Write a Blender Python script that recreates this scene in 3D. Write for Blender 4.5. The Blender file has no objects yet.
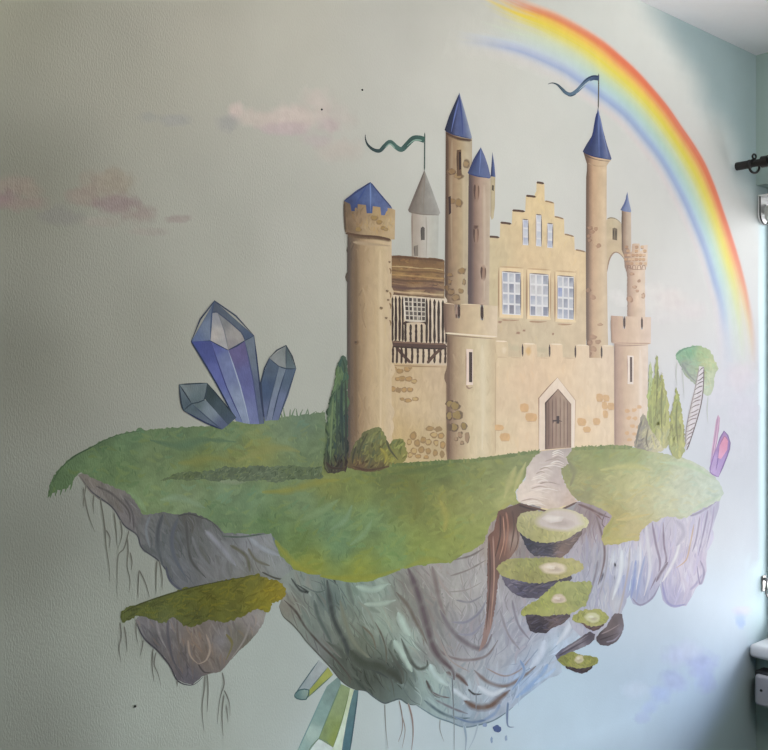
import bpy, bmesh, math, random
from mathutils import Vector, Matrix, noise
from mathutils.geometry import delaunay_2d_cdt
C = bpy.context.scene.collection
SC = bpy.context.scene
R = math.radians

# ------------------------------------------------------------------ camera
F = 930.0                                   # focal length in pixels of the 768 px wide frame
CAM = Vector((-2.257, -1.130, 1.588))
YAW = R(41.6)                               # the mural wall runs off to the right
RT = Vector((math.cos(YAW), -math.sin(YAW), 0))
FW = Vector((math.sin(YAW), math.cos(YAW), 0))
cd = bpy.data.cameras.new('camera'); cam = bpy.data.objects.new('camera', cd); C.objects.link(cam)
cd.sensor_fit = 'HORIZONTAL'; cd.sensor_width = 36; cd.lens = 36 * F / 768; cd.clip_start = .02
cam.location = CAM
rot = Matrix((RT, Vector((0, 0, 1)), -FW)).transposed()
cam.rotation_euler = rot.to_euler()
SC.camera = cam
vs = SC.view_settings
SC.display_settings.display_device = 'sRGB'
vs.view_transform = 'Standard'; vs.look = 'None'; vs.gamma = 1; vs.use_curve_mapping = False; vs.exposure = 0.14

def lin(c):
    c /= 255.0
    return c / 12.92 if c <= .04045 else ((c + .055) / 1.055) ** 2.4
def L3(c): return tuple(lin(v) for v in c)

# ------------------------------------------------------------------ materials
def nt(name):
    m = bpy.data.materials.new(name); m.use_nodes = True
    n = m.node_tree.nodes; b = n['Principled BSDF']
    return m, n, m.node_tree.links, b
def plain(name, col, rough=.5, metal=0, bump=0, scale=60, vary=.06):
    m, n, l, b = nt(name)
    tc = n.new('ShaderNodeTexCoord'); no = n.new('ShaderNodeTexNoise')
    no.inputs['Scale'].default_value = scale; no.inputs['Detail'].default_value = 4
    l.new(tc.outputs['Object'], no.inputs['Vector'])
    mr = n.new('ShaderNodeMapRange'); mr.inputs['To Min'].default_value = 1 - vary; mr.inputs['To Max'].default_value = 1 + vary
    l.new(no.outputs['Fac'], mr.inputs['Value'])
    mx = n.new('ShaderNodeVectorMath'); mx.operation = 'SCALE'; mx.inputs[0].default_value = col
    l.new(mr.outputs['Result'], mx.inputs['Scale'])
    l.new(mx.outputs['Vector'], b.inputs['Base Color'])
    b.inputs['Roughness'].default_value = rough; b.inputs['Metallic'].default_value = metal
    if bump:
        bp = n.new('ShaderNodeBump'); bp.inputs['Strength'].default_value = bump; bp.inputs['Distance'].default_value = .001
        l.new(no.outputs['Fac'], bp.inputs['Height']); l.new(bp.outputs['Normal'], b.inputs['Normal'])
    return m

def wall_bump(n, l, b, strength=.35):
    """woven lining paper under the paint: fine grain stretched vertically"""
    tc = n.new('ShaderNodeTexCoord')
    mp = n.new('ShaderNodeMapping'); mp.inputs['Scale'].default_value = (420, 420, 130)
    l.new(tc.outputs['Object'], mp.inputs['Vector'])
    no = n.new('ShaderNodeTexNoise'); no.inputs['Scale'].default_value = 1; no.inputs['Detail'].default_value = 3
    l.new(mp.outputs['Vector'], no.inputs['Vector'])
    bp = n.new('ShaderNodeBump'); bp.inputs['Strength'].default_value = strength; bp.inputs['Distance'].default_value = .0006
    l.new(no.outputs['Fac'], bp.inputs['Height']); l.new(bp.outputs['Normal'], b.inputs['Normal'])

WALLC = (.46, .52, .49)
def wall_mat():
    m, n, l, b = nt('sage_wall_paint')
    tc = n.new('ShaderNodeTexCoord')
    no = n.new('ShaderNodeTexNoise'); no.inputs['Scale'].default_value = 5; no.inputs['Detail'].default_value = 6
    l.new(tc.outputs['Object'], no.inputs['Vector'])
    mr = n.new('ShaderNodeMapRange'); mr.inputs['To Min'].default_value = .96; mr.inputs['To Max'].default_value = 1.04
    l.new(no.outputs['Fac'], mr.inputs['Value'])
    mx = n.new('ShaderNodeVectorMath'); mx.operation = 'SCALE'; mx.inputs[0].default_value = WALLC
    l.new(mr.outputs['Result'], mx.inputs['Scale']); l.new(mx.outputs['Vector'], b.inputs['Base Color'])
    b.inputs['Roughness'].default_value = .75
    b.inputs['Specular IOR Level'].default_value = .2
    wall_bump(n, l, b)
    return m
M = {}
M['wall'] = wall_mat()
M['teal'] = plain('teal_wall_paint', (.35, .46, .44), .7, bump=.2, scale=150, vary=.03)
M['ceil'] = plain('white_ceiling_paint', (.90, .89, .93), .8, bump=.15, scale=90, vary=.02)
M['floor'] = plain('brown_carpet', (.16, .13, .11), .95, bump=.6, scale=400, vary=.2)
M['white'] = plain('white_gloss_paint', (.80, .80, .82), .35, vary=.02)
M['upvc'] = plain('white_plastic', (.78, .79, .80), .4, vary=.02)
M['black'] = plain('black_metal', (.004, .004, .005), .55, metal=0, vary=.1)
M['box'] = plain('shaded_grey_plastic', (.42, .42, .46), .5, vary=.03)  # greyed: the sill's shade over the box is put into the colour
M['fabric'] = plain('white_blind_fabric', (.72, .71, .69), .9, bump=.2, scale=500, vary=.04)
M['dark'] = plain('dark_plastic', (.012, .013, .014), .5)
M['chrome'] = plain('worn_silver_metal', (.30, .29, .28), .42, metal=1, bump=.1, scale=200, vary=.1)

# ------------------------------------------------------------------ mesh helpers
def link(name, me, mat, parent=None):
    o = bpy.data.objects.new(name, me); C.objects.link(o)
    if mat: me.materials.append(mat)
    if parent: o.parent = parent
    return o
def bm_obj(name, bm, mat, parent=None, smooth=False):
    me = bpy.data.meshes.new(name); bmesh.ops.recalc_face_normals(bm, faces=bm.faces)
    bm.to_mesh(me); bm.free()
    if smooth:
        for p in me.polygons: p.use_smooth = True
    return link(name, me, mat, parent)
def add_box(bm, a, b, bev=0, seg=2):
    a, b = Vector(a), Vector(b); c = (a + b) / 2; s = b - a
    r = bmesh.ops.create_cube(bm, size=1, matrix=Matrix.Translation(c) @ Matrix.Diagonal((abs(s.x), abs(s.y), abs(s.z), 1)))
    if bev:
        es = list({e for v in r['verts'] for e in v.link_edges})
        bmesh.ops.bevel(bm, geom=es, offset=bev, segments=seg, affect='EDGES', profile=.5)
def add_cyl(bm, p0, p1, r0, r1=None, seg=24):
    p0, p1 = Vector(p0), Vector(p1); d = p1 - p0
    mt = Matrix.Translation((p0 + p1) / 2) @ d.to_track_quat('Z', 'Y').to_matrix().to_4x4()
    bmesh.ops.create_cone(bm, cap_ends=True, segments=seg, radius1=r0, radius2=r0 if r1 is None else r1, depth=d.length, matrix=mt)
def add_torus(bm, c, axis, R0, r, n=32, k=10):
    q = Vector(axis).to_track_quat('Z', 'Y'); c = Vector(c); g = []
    for i in range(n):
        a = 2 * math.pi * i / n; ring = []
        for j in range(k):
            b = 2 * math.pi * j / k
            ring.append(bm.verts.new(c + q @ Vector(((R0 + r * math.cos(b)) * math.cos(a), (R0 + r * math.cos(b)) * math.sin(a), r * math.sin(b)))))
        g.append(ring)
    for i in range(n):
        for j in range(k):
            bm.faces.new((g[i][j], g[(i + 1) % n][j], g[(i + 1) % n][(j + 1) % k], g[i][(j + 1) % k]))
def add_sphere(bm, c, r):
    bmesh.ops.create_uvsphere(bm, u_segments=20, v_segments=12, radius=r, matrix=Matrix.Translation(Vector(c)))
def empty(name, loc):
    o = bpy.data.objects.new(name, None); C.objects.link(o); o.location = loc; o.empty_display_size = .05
    return o
def tag(o, label, cat, group=None):
    o['label'] = label; o['category'] = cat
    if group: o['group'] = group
    return o
def struct(name, boxes, mat, bev=0, parent=None):
    bm = bmesh.new()
    for a, b in boxes: add_box(bm, a, b, bev)
    o = bm_obj(name, bm, mat, parent)
    if not parent: o['kind'] = 'structure'
    return o

# ------------------------------------------------------------------ room shell
H = 2.393; LX = -3.7; BY = -3.3; TH = .30
WZ0, WZ1, WY = .905, 2.066, -1.40            # window opening in the right wall; its left jamb is the mural wall itself
struct('wall_left', [((LX - .12, BY, 0), (LX, 0, H))], M['teal'])
struct('wall_front', [((LX, BY - .12, 0), (TH, BY, H))], M['teal'])
struct('wall_right', [((0, BY, 0), (TH, WY, H)), ((0, WY, 0), (TH, 0, WZ0 - .02)), ((0, WY, WZ1), (TH, 0, H))], M['teal'])
struct('ceiling', [((LX - .1, BY - .1, H), (TH, .12, H + .1))], M['ceil'])
struct('floor', [((LX - .1, BY - .1, -.1), (TH, .12, 0))], M['floor'])
# ------------------------------------------------------------------ light
def make_world():
    w = bpy.data.worlds.new('hazy_bright_sky'); SC.world = w; w.use_nodes = True
    n = w.node_tree.nodes; l = w.node_tree.links
    bg = n['Background']
    tc = n.new('ShaderNodeTexCoord'); sx = n.new('ShaderNodeSeparateXYZ')
    l.new(tc.outputs['Generated'], sx.inputs[0])
    mr = n.new('ShaderNodeMapRange'); mr.inputs['From Min'].default_value = -1; mr.inputs['From Max'].default_value = 1
    l.new(sx.outputs['Z'], mr.inputs['Value'])
    cr = n.new('ShaderNodeValToRGB'); l.new(mr.outputs['Result'], cr.inputs['Fac'])
    e = cr.color_ramp.elements
    for i, (p, c) in enumerate(SKY):
        el = e[i] if i < 2 else e.new(p)
        el.position = p; el.color = (*c, 1)
    dp = n.new('ShaderNodeVectorMath'); dp.operation = 'DOT_PRODUCT'
    dp.inputs[1].default_value = Vector(GLOWD).normalized(); l.new(tc.outputs['Generated'], dp.inputs[0])
    gm = n.new('ShaderNodeMapRange'); gm.interpolation_type = 'SMOOTHERSTEP'
    gm.inputs['From Min'].default_value = math.cos(R(GLOWA)); gm.inputs['From Max'].default_value = 1
    gm.inputs['To Min'].default_value = 0; gm.inputs['To Max'].default_value = GLOW
    l.new(dp.outputs['Value'], gm.inputs['Value'])
    gc = n.new('ShaderNodeVectorMath'); gc.operation = 'SCALE'; gc.inputs[0].default_value = GLOWC
    l.new(gm.outputs['Result'], gc.inputs['Scale'])
    ad = n.new('ShaderNodeVectorMath'); ad.operation = 'ADD'
    l.new(cr.outputs['Color'], ad.inputs[0]); l.new(gc.outputs['Vector'], ad.inputs[1])
    l.new(ad.outputs['Vector'], bg.inputs['Color']); bg.inputs['Strength'].default_value = SKYS
# position = (sin(elevation)+1)/2
SKY = [(0, (1.3, 1.26, 1.26)), (.25, (2.4, 2.36, 2.38)), (.42, (1.9, 1.9, 1.9)), (.53, (.5, .52, .57)), (.7, (.35, .42, .55)), (1, (.2, .26, .4))]
SKYS = 1.5
GLOWD, GLOWA, GLOW, GLOWC = (1, -.58, .16), 40, 7.6, (.97, .985, 1.0)
make_world()
ld = bpy.data.lights.new('upper_fill_light', 'POINT'); ld.energy = 15; ld.color = (1, .95, .88); ld.shadow_soft_size = .18  # unseen fill added to brighten the ceiling and upper wall, no fixture
lo = bpy.data.objects.new('upper_fill_light', ld); C.objects.link(lo); lo.location = (-.85, -.85, 2.10)
# ------------------------------------------------------------------ window, sill, blind, rod, box
def make_window():
    w = empty('window_1', (.10, WY / 2, WZ0)); w['kind'] = 'structure'
    x0, x1 = .062, .115
    bm = bmesh.new()
    t = .05
    a = w.location
    def rel(p): return Vector(p) - a
    def bx(y0, y1, z0, z1, xa=x0, xb=x1, bev=.004): add_box(bm, rel((xa, y0, z0)), rel((xb, y1, z1)), bev)
    bx(-.016, 0, WZ0, WZ1); bx(WY, WY + t, WZ0, WZ1)
    bx(WY + t, -.016, WZ0, WZ0 + t); bx(WY + t, -.016, WZ1 - t, WZ1)
    bm_obj('window_frame', bm, M['upvc'], w)
    bm = bmesh.new(); bx(WY / 2 - .03, WY / 2 + .03, WZ0 + t, WZ1 - t, x0 + .005, x1 - .005)
    bm_obj('mullion', bm, M['upvc'], w)
    # glazing: clear panes with a faint surface reflection
    m = bpy.data.materials.new('window_glass'); m.use_nodes = True
    n = m.node_tree.nodes; l = m.node_tree.links; n.remove(n['Principled BSDF'])
    tr = n.new('ShaderNodeBsdfTransparent'); tr.inputs['Color'].default_value = (.98, .985, .985, 1)
    gl_ = n.new('ShaderNodeBsdfGlossy'); gl_.inputs['Roughness'].default_value = .02
    mx = n.new('ShaderNodeMixShader'); mx.inputs['Fac'].default_value = .03
    l.new(tr.outputs[0], mx.inputs[1]); l.new(gl_.outputs[0], mx.inputs[2]); l.new(mx.outputs[0], n['Material Output'].inputs['Surface'])
    for y0, y1 in ((WY + t - .004, WY / 2 - .026), (WY / 2 + .026, -.012)):
        bm = bmesh.new(); bx(y0, y1, WZ0 + t - .004, WZ1 - t + .004, .086, .090, 0)
        bm_obj('window_pane', bm, m, w)
    return w
win = make_window()

bm = bmesh.new(); add_box(bm, (-.042, WY - .04, .886), (.062, -.0015, .919), .010, 4)
o = bm_obj('window_sill', bm, M['white'], None, True); o['kind'] = 'structure'
# ------------------------------------------------------------------ the mural: paint laid on the wall plane y = 0
rng = random.Random(7)
_EK = [-0.732, 2.227, -7.606, 7.622, 7.714, -19.599, 9.634, 3.955, -25.668, 75.392, -114.281, 89.438, -27.305, -17.635, 101.06, -159.885, 103.41, -32.157, 46.738, -179.133, 180.548, -36.649, -55.075, 131.324, -86.94, 29.875, -19.844, -9.178]
_EP = [(i, j) for i in range(7) for j in range(7 - i)]
def room_light(x, y):
    """how bright the room's light is at that spot of the wall: colours below were picked off the photograph,
    dividing by this gives the colour of the paint itself"""
    u = min(max(x, 2), 735) / 768.0; v = min(max(y, 5), 745) / 750.0
    return math.exp(sum(k * u ** i * v ** j for k, (i, j) in zip(_EK, _EP)))
TINT = (1.0, 1.0, .995)
def pigment(x, y, c):
    e = room_light(x, y)
    a = [max(lin(max(v, 0)) / (e * t), .006) for v, t in zip(c, TINT)]
    k = min(1, .86 / max(a))
    return tuple(v * k for v in a)

def wall_pt(x, y, off=0.0):
    """where the line of sight through a photograph pixel meets the mural wall"""
    d = RT * ((x - 384) / F) + FW + Vector((0, 0, (375 - y) / F))
    t = -CAM.y / d.y
    p = CAM + d * t
    p.y = -off
    return p
def wall_px(p):
    d = p - CAM; z = d.dot(FW)
    return 384 + F * d.dot(RT) / z, 375 - F * d.z / z

def ramp(stops):
    def f(t):
        if t <= stops[0][0]: return stops[0][1]
        for (a, ca), (b, cb) in zip(stops, stops[1:]):
            if t <= b:
                k = (t - a) / (b - a)
                return tuple(p + (q - p) * k for p, q in zip(ca, cb))
        return stops[-1][1]
    return f
def mixc(a, b, k): return tuple(p + (q - p) * k for p, q in zip(a, b))
def field(anchors, s=12):
    def f(x, y):
        ws = 0; c = [0, 0, 0]
        for ax, ay, *col in anchors:
            w = 1 / ((x - ax) ** 2 + (y - ay) ** 2 + s * s) ** 1.6
            ws += w
            for i in range(3): c[i] += w * col[i]
        return tuple(v / ws for v in c)
    return f
def tocol(c):
    if callable(c): return c
    if isinstance(c, list): return field(c)
    return lambda x, y: c
def across(xl, xr, stops, yl=None):
    """round-tower shading: xl, xr are x at the edges, numbers or (x at top, y top, x at bottom, y bottom)"""
    r = ramp(stops)
    def ed(e, y):
        if isinstance(e, (int, float)): return e
        k = (y - e[1]) / (e[3] - e[1]); return e[0] + (e[2] - e[0]) * k
    return lambda x, y: r((x - ed(xl, y)) / (ed(xr, y) - ed(xl, y)))
def catmull(pts, n=6, closed=False):
    out = []; N = len(pts)
    if N < 3: return list(pts)
    rngi = range(N) if closed else range(N - 1)
    for i in rngi:
        if closed: p0, p1, p2, p3 = pts[i - 1], pts[i], pts[(i + 1) % N], pts[(i + 2) % N]
        else: p0, p1, p2, p3 = pts[max(i - 1, 0)], pts[i], pts[i + 1], pts[min(i + 2, N - 1)]
        for k in range(n):
            t = k / n; t2 = t * t; t3 = t2 * t
            out.append(tuple(.5 * (2 * b + (c - a) * t + (2 * a - 5 * b + 4 * c - d) * t2 + (3 * b - a - 3 * c + d) * t3)
                             for a, b, c, d in zip(p0, p1, p2, p3)))
    if not closed: out.append(tuple(pts[-1]))
    return out
def inside(x, y, poly):
    r = False; n = len(poly); j = n - 1
    for i in range(n):
        xi, yi = poly[i][:2]; xj, yj = poly[j][:2]
        if (yi > y) != (yj > y) and x < (xj - xi) * (y - yi) / (yj - yi) + xi: r = not r
        j = i
    return r
def fbm(x, y, s):
    return noise.fractal(Vector((x * s, y * s, s * 7.3)), 1.0, 2.0, 4)

class Paint:
    count = 0
    def __init__(self, layer):
        Paint.count += 1
        self.base = .00003 + .000015 * layer + (Paint.count * 7 % 11) * 2.3e-7; self.k = 0; self.used = []
        self.low = False; self.j = 0
        self.v = []; self.c = []; self.f = []
    def off(self):
        self.k += 1
        if self.k < 2: return self.base
        if self.low:                       # overlapping dabs never share a level
            taken = {l for (x, y, r, l) in self.used[-700:] if math.hypot(x - self.at[0], y - self.at[1]) < (r + self.at[2]) * 1.15 + 1.5}
            free = [l for l in range(12) if l not in taken] or list(range(12))
            l = rng.choice(free); self.used.append((*self.at, l))
            return self.base + 1e-6 + l * 8e-7 + rng.uniform(0, 5e-7)
        self.j += 1
        return self.base + 1.17e-5 + (self.j % 20) * 9e-7 + rng.uniform(0, 5e-7)
    def _add(self, pts, cols, faces, off):
        b = len(self.v)
        for (x, y), c in zip(pts, cols):
            self.v.append(wall_pt(x, y, off)); self.c.append(c)
        self.f += [tuple(b + i for i in f) for f in faces]
    def fill(self, poly, col, sp=3.0, smooth=0, rough=0, mott=.05, ms=.12, stretch=1.0, rs=.5, alpha=None, fade=0):
        col = tocol(col)
        if smooth: poly = catmull(poly, smooth, True)
        # even out the outline, and let a dry brush roughen it
        P = []
        for i in range(len(poly)):
            (x0, y0), (x1, y1) = poly[i][:2], poly[(i + 1) % len(poly)][:2]
            d = math.hypot(x1 - x0, y1 - y0); m = max(1, int(d / (sp if not rough else min(sp, 1.6))))
            nx, ny = ((y1 - y0) / d, -(x1 - x0) / d) if d else (0, 0)
            for k in range(m):
                x, y = x0 + (x1 - x0) * k / m, y0 + (y1 - y0) * k / m
                if rough:
                    q = noise.noise(Vector((x * rs, y * rs, 3.1))) * rough
                    x += nx * q; y += ny * q
                P.append((x, y))
        n = len(P)
        xs = [p[0] for p in P]; ys = [p[1] for p in P]
        V = [Vector(p) for p in P]; E = [(i, (i + 1) % n) for i in range(n)]
        y = min(ys) + sp * .5; row = 0
        while y < max(ys):
            x = min(xs) + sp * (.5 if row % 2 else .1)
            while x < max(xs):
                jx = x + (rng.random() - .5) * sp * .3; jy = y + (rng.random() - .5) * sp * .3
                if inside(jx, jy, P): V.append(Vector((jx, jy)))
                x += sp
            y += sp * .87; row += 1
        vo, eo, fo, *_ = delaunay_2d_cdt(V, E, [], 1, 1e-4)
        pts = [(p.x, p.y) for p in vo]; cols = []
        for (x, y) in pts:
            q = 1 + mott * 1.6 * fbm(x, y * stretch, ms) + mott * .6 * fbm(x + 90, y * stretch, ms * 4)
            c = pigment(x, y, col(x, y))
            a = 1.0
            if alpha: a = alpha(x, y)
            cols.append((*(min(max(v * q, .004), .9) for v in c), a))
        self._add(pts, cols, [tuple(f) for f in fo], self.off())
    def stroke(self, pts, w, col, base=None, over=None, a=1.0, n=5, taper=(.15, .6), edge=None, wob=0, mixk=1.0):
        """one brush stroke: a tapered ribbon; its rim takes the colour under it (base) or thins out (alpha)"""
        pts = catmull(pts, n) if len(pts) > 2 else [tuple(p + (q - p) * k / 4 for p, q in zip(*pts)) for k in range(5)]
        N = len(pts); P = []; Q = []
        if edge is None: edge = .22 if base else .45
        col = tocol(col)
        for i, (x, y) in enumerate(pts):
            x0, y0 = pts[max(i - 1, 0)]; x1, y1 = pts[min(i + 1, N - 1)]
            d = math.hypot(x1 - x0, y1 - y0) or 1
            nx, ny = -(y1 - y0) / d, (x1 - x0) / d
            t = i / (N - 1); ww = w(t) if callable(w) else w
            k = min(1, t / taper[0] if taper[0] else 1, (1 - t) / taper[1] if taper[1] else 1)
            h = ww * .5 * (.18 + .82 * max(k, 0))
            if wob: h *= 1 + wob * noise.noise(Vector((x * .4, y * .4, 9)))
            c = pigment(x, y, col(x, y))
            if base:
                dry = .95 + .5 * noise.noise(Vector((x * .16, y * .16, 2.0)))
                c = mixc(pigment(x, y, base(x, y)), c, max(.2, min(1, dry)) * mixk)
            cc = (*c, a)
            for s in (-1, -edge, edge, 1):
                px, py = x + nx * h * s, y + ny * h * s
                P.append((px, py))
                if over:
                    g = over(px, py); Q.append((*mixc(g, c, a * (.12 if abs(s) == 1 else 1)), 1.0))
                elif abs(s) == 1:
                    Q.append((*mixc(pigment(px, py, base(px, py)), c, .15), a) if base else (*c, 0.0 if a < 1 else 1.0))
                else: Q.append(cc)
        Fs = []
        for i in range(N - 1):
            for j in range(3):
                Fs.append((i * 4 + j, i * 4 + j + 1, i * 4 + j + 5, i * 4 + j + 4))
        self._add(P, Q, Fs, self.off())
    def blob(self, x, y, rx, ry, col, rot=0, n=14, irr=.18, base=None, a=1.0, soft=.5):
        """a dab of paint"""
        ph = rng.random() * 50; c0 = tocol(col)(x, y); c = pigment(x, y, c0)
        P = [(x, y)]; Q = [(*c, a)]; cr, sr = math.cos(R(rot)), math.sin(R(rot))
        for ring, k in ((0, soft), (1, 1)):
            for i in range(n):
                t = 2 * math.pi * i / n
                r = k * (1 + irr * noise.noise(Vector((math.cos(t) * 1.7 + ph, math.sin(t) * 1.7, ph))) * 2)
                ex, ey = rx * r * math.cos(t), ry * r * math.sin(t)
                px, py = x + ex * cr - ey * sr, y + ex * sr + ey * cr
                P.append((px, py))
                if ring == 0: Q.append((*c, a))
                elif base: Q.append((*mixc(pigment(px, py, base(px, py)), c, .1), a))
                else: Q.append((*c, a if a == 1 else 0.0))
        Fs = [(0, 1 + i, 1 + (i + 1) % n) for i in range(n)] + [(1 + i, 1 + n + i, 1 + n + (i + 1) % n, 1 + (i + 1) % n) for i in range(n)]
        self._add(P, Q, Fs, self.off())
    def dabs(self, poly, n, L, w, ang, cols, base, spread=25, k=.6, bend=.2):
        """many short strokes scattered in an outline, each mixed into the colour under it"""
        xs = [p[0] for p in poly]; ys = [p[1] for p in poly]; done = 0; tries = 0; self.low = True
        while done < n and tries < n * 30:
            tries += 1
            x = rng.uniform(min(xs), max(xs)); y = rng.uniform(min(ys), max(ys))
            if not inside(x, y, poly): continue
            an = R((ang(x, y) if callable(ang) else ang) + rng.uniform(-spread, spread)); l = L * rng.uniform(.6, 1.3)
            x1, y1 = x + l * math.cos(an), y + l * math.sin(an)
            if not inside(x1, y1, poly): continue
            mx, my = (x + x1) / 2 - math.sin(an) * l * rng.uniform(-bend, bend), (y + y1) / 2 + math.cos(an) * l * rng.uniform(-bend, bend)
            c = rng.choice(cols); b = base(mx, my)
            c = mixc(b, c(mx, my) if callable(c) else tuple(bb + cc for bb, cc in zip(b, c)), k)
            self.at = (mx, my, l * .55)
            self.stroke([(x, y), (mx, my), (x1, y1)], w * rng.uniform(.7, 1.3), c, base=base, n=3, taper=(.4, .6))
            done += 1
        self.low = False
    def build(self, name, mat, parent=None, org=None):
        me = bpy.data.meshes.new(name)
        org = org or Vector((0, 0, 0))
        # one small unseen facet is added just below the wall surface; the film stays in front
        f0 = self.f[0][:3]; b = len(self.v)
        for i in f0:
            q = self.v[i].copy(); q.y = .0008; self.v.append(q); self.c.append(self.c[i])
        self.f.append((b, b + 1, b + 2))
        me.from_pydata([v - org for v in self.v], [], self.f)
        at = me.attributes.new('paint', 'FLOAT_COLOR', 'POINT')
        at.data.foreach_set('color', [x for c in self.c for x in c])
        # keep every face turned to the room
        flip = [p for p in me.polygons if p.normal.y > 0]
        for p in flip: p.flip()
        o = link(name, me, mat, parent)
        if parent is None: o.location = org
        return o
def soft_edge(poly, w, top=1.0):
    """alpha that fades towards an outline"""
    segs = [(poly[i], poly[(i + 1) % len(poly)]) for i in range(len(poly))]
    def f(x, y):
        d = 1e9
        for (x0, y0), (x1, y1) in segs:
            dx, dy = x1 - x0, y1 - y0; t = max(0, min(1, ((x - x0) * dx + (y - y0) * dy) / (dx * dx + dy * dy + 1e-9)))
            d = min(d, math.hypot(x - x0 - t * dx, y - y0 - t * dy))
        t = min(1, d / w); return top * t * t * (3 - 2 * t)
    return f

def paint_mat(name, sc, stretch=(1, 1, 1), amp=.08, rough=.7):
    m, n, l, b = nt(name)
    at = n.new('ShaderNodeAttribute'); at.attribute_name = 'paint'
    g = n.new('ShaderNodeNewGeometry')
    mp = n.new('ShaderNodeMapping'); mp.inputs['Scale'].default_value = stretch
    no = n.new('ShaderNodeTexNoise'); no.inputs['Scale'].default_value = sc; no.inputs['Detail'].default_value = 5; no.inputs['Roughness'].default_value = .6
    l.new(g.outputs['Position'], mp.inputs['Vector']); l.new(mp.outputs['Vector'], no.inputs['Vector'])
    mr = n.new('ShaderNodeMapRange'); mr.inputs['From Min'].default_value = .25; mr.inputs['From Max'].default_value = .75
    mr.inputs['To Min'].default_value = 1 - amp; mr.inputs['To Max'].default_value = 1 + amp
    l.new(no.outputs['Fac'], mr.inputs['Value'])
    mx = n.new('ShaderNodeVectorMath'); mx.operation = 'SCALE'
    l.new(at.outputs['Color'], mx.inputs[0]); l.new(mr.outputs['Result'], mx.inputs['Scale'])
    l.new(mx.outputs['Vector'], b.inputs['Base Color'])
    b.inputs['Roughness'].default_value = rough; b.inputs['Specular IOR Level'].default_value = .2
    gb = n.new('ShaderNodeMapping'); gb.inputs['Scale'].default_value = (520, 520, 240)
    nb = n.new('ShaderNodeTexNoise'); nb.inputs['Scale'].default_value = 1; nb.inputs['Detail'].default_value = 3
    l.new(g.outputs['Position'], gb.inputs['Vector']); l.new(gb.outputs['Vector'], nb.inputs['Vector'])
    bp = n.new('ShaderNodeBump'); bp.inputs['Strength'].default_value = .5; bp.inputs['Distance'].default_value = .0008
    l.new(nb.outputs['Fac'], bp.inputs['Height']); l.new(bp.outputs['Normal'], b.inputs['Normal'])
    return m
M['p_sky'] = paint_mat('sky_and_falloff_paint', 9, (1, 1, 1), .035)
M['p_stone'] = paint_mat('mural_stone_paint', 60, (1, 1, .5), .07)
M['p_grass'] = paint_mat('mural_grass_paint', 70, (.6, 1, 1), .13)
M['p_rock'] = paint_mat('mural_rock_paint', 55, (1, 1, .4), .11)
M['p_roof'] = paint_mat('mural_roof_paint', 90, (1, 1, .4), .09)
M['p_wood'] = paint_mat('mural_wood_paint', 80, (1, 1, .3), .09)
M['p_leaf'] = paint_mat('mural_foliage_paint', 110, (1, 1, .6), .14)
M['p_gem'] = paint_mat('mural_crystal_paint', 70, (1, 1, .6), .09)
M['p_glaze'] = paint_mat('mural_glaze_paint', 40, (1, 1, .8), .04)

# ---- the wall surface colour: sky wash with window falloff painted in, teal paint ending on shadow lines
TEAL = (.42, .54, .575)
SKY_FALLOFF = field([(10, 10, 141, 139, 124), (15, 180, 126, 125, 113), (15, 360, 115, 115, 105), (15, 560, 114, 116, 107), (15, 730, 116, 119, 111),  # darker left, paler middle: window falloff partly left in the colour
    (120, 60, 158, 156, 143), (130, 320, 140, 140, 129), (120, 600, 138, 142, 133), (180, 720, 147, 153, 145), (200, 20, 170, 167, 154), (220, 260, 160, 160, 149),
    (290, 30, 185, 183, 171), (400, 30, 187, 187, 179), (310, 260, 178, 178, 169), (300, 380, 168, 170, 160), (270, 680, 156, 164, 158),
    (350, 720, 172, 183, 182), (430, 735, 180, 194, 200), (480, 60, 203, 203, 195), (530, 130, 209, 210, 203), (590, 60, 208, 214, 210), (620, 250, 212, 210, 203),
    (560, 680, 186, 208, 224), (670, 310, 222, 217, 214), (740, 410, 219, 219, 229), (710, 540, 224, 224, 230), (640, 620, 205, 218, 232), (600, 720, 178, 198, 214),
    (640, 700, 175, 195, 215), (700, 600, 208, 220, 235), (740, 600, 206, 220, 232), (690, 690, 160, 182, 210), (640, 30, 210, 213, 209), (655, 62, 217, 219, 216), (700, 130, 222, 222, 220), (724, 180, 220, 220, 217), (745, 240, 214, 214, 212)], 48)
OUT = [(452, -34), (488, -18), (520, 0), (555, 13.4), (583, 28.4), (604, 42), (620.7, 56), (637, 71), (653, 88.7), (668, 107), (681, 126), (693.4, 144), (704.7, 163), (714.6, 186), (723, 210), (733, 240), (742, 270.7), (749.6, 303), (755, 338), (757, 372)]
INN = [(436, 36), (462, 41), (492, 45.6), (524, 54), (560, 70), (575, 79.4), (588, 88.6), (607, 102), (625, 117), (643, 138), (660, 160), (673, 182), (684, 203), (695, 228), (704.6, 252), (712.4, 278), (718.6, 300), (722, 325), (724, 350), (725, 386)]
OUT = catmull(OUT, 4); INN = catmull(INN, 4)
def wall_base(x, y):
    """colour of the bare wall: sky wash holding some light falloff, teal paint following the shadow edges"""
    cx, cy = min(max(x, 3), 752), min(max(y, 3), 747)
    c = pigment(cx, cy, SKY_FALLOFF(cx, cy))
    e1 = (x - (626 + y * .52)) / 46.0 if y < 260 else -9  # teal edge laid along the lintel's shadow, shade put into the paint
    e2 = (x - (738 - max(0, y - 655) * .55)) / 30.0 if y > 560 else -9  # teal below the sill also paints in the sill's shadow
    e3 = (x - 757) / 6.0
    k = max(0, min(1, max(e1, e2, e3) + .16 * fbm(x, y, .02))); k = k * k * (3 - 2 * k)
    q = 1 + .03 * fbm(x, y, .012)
    return tuple(v * q for v in mixc(c, TEAL, k))
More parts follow.
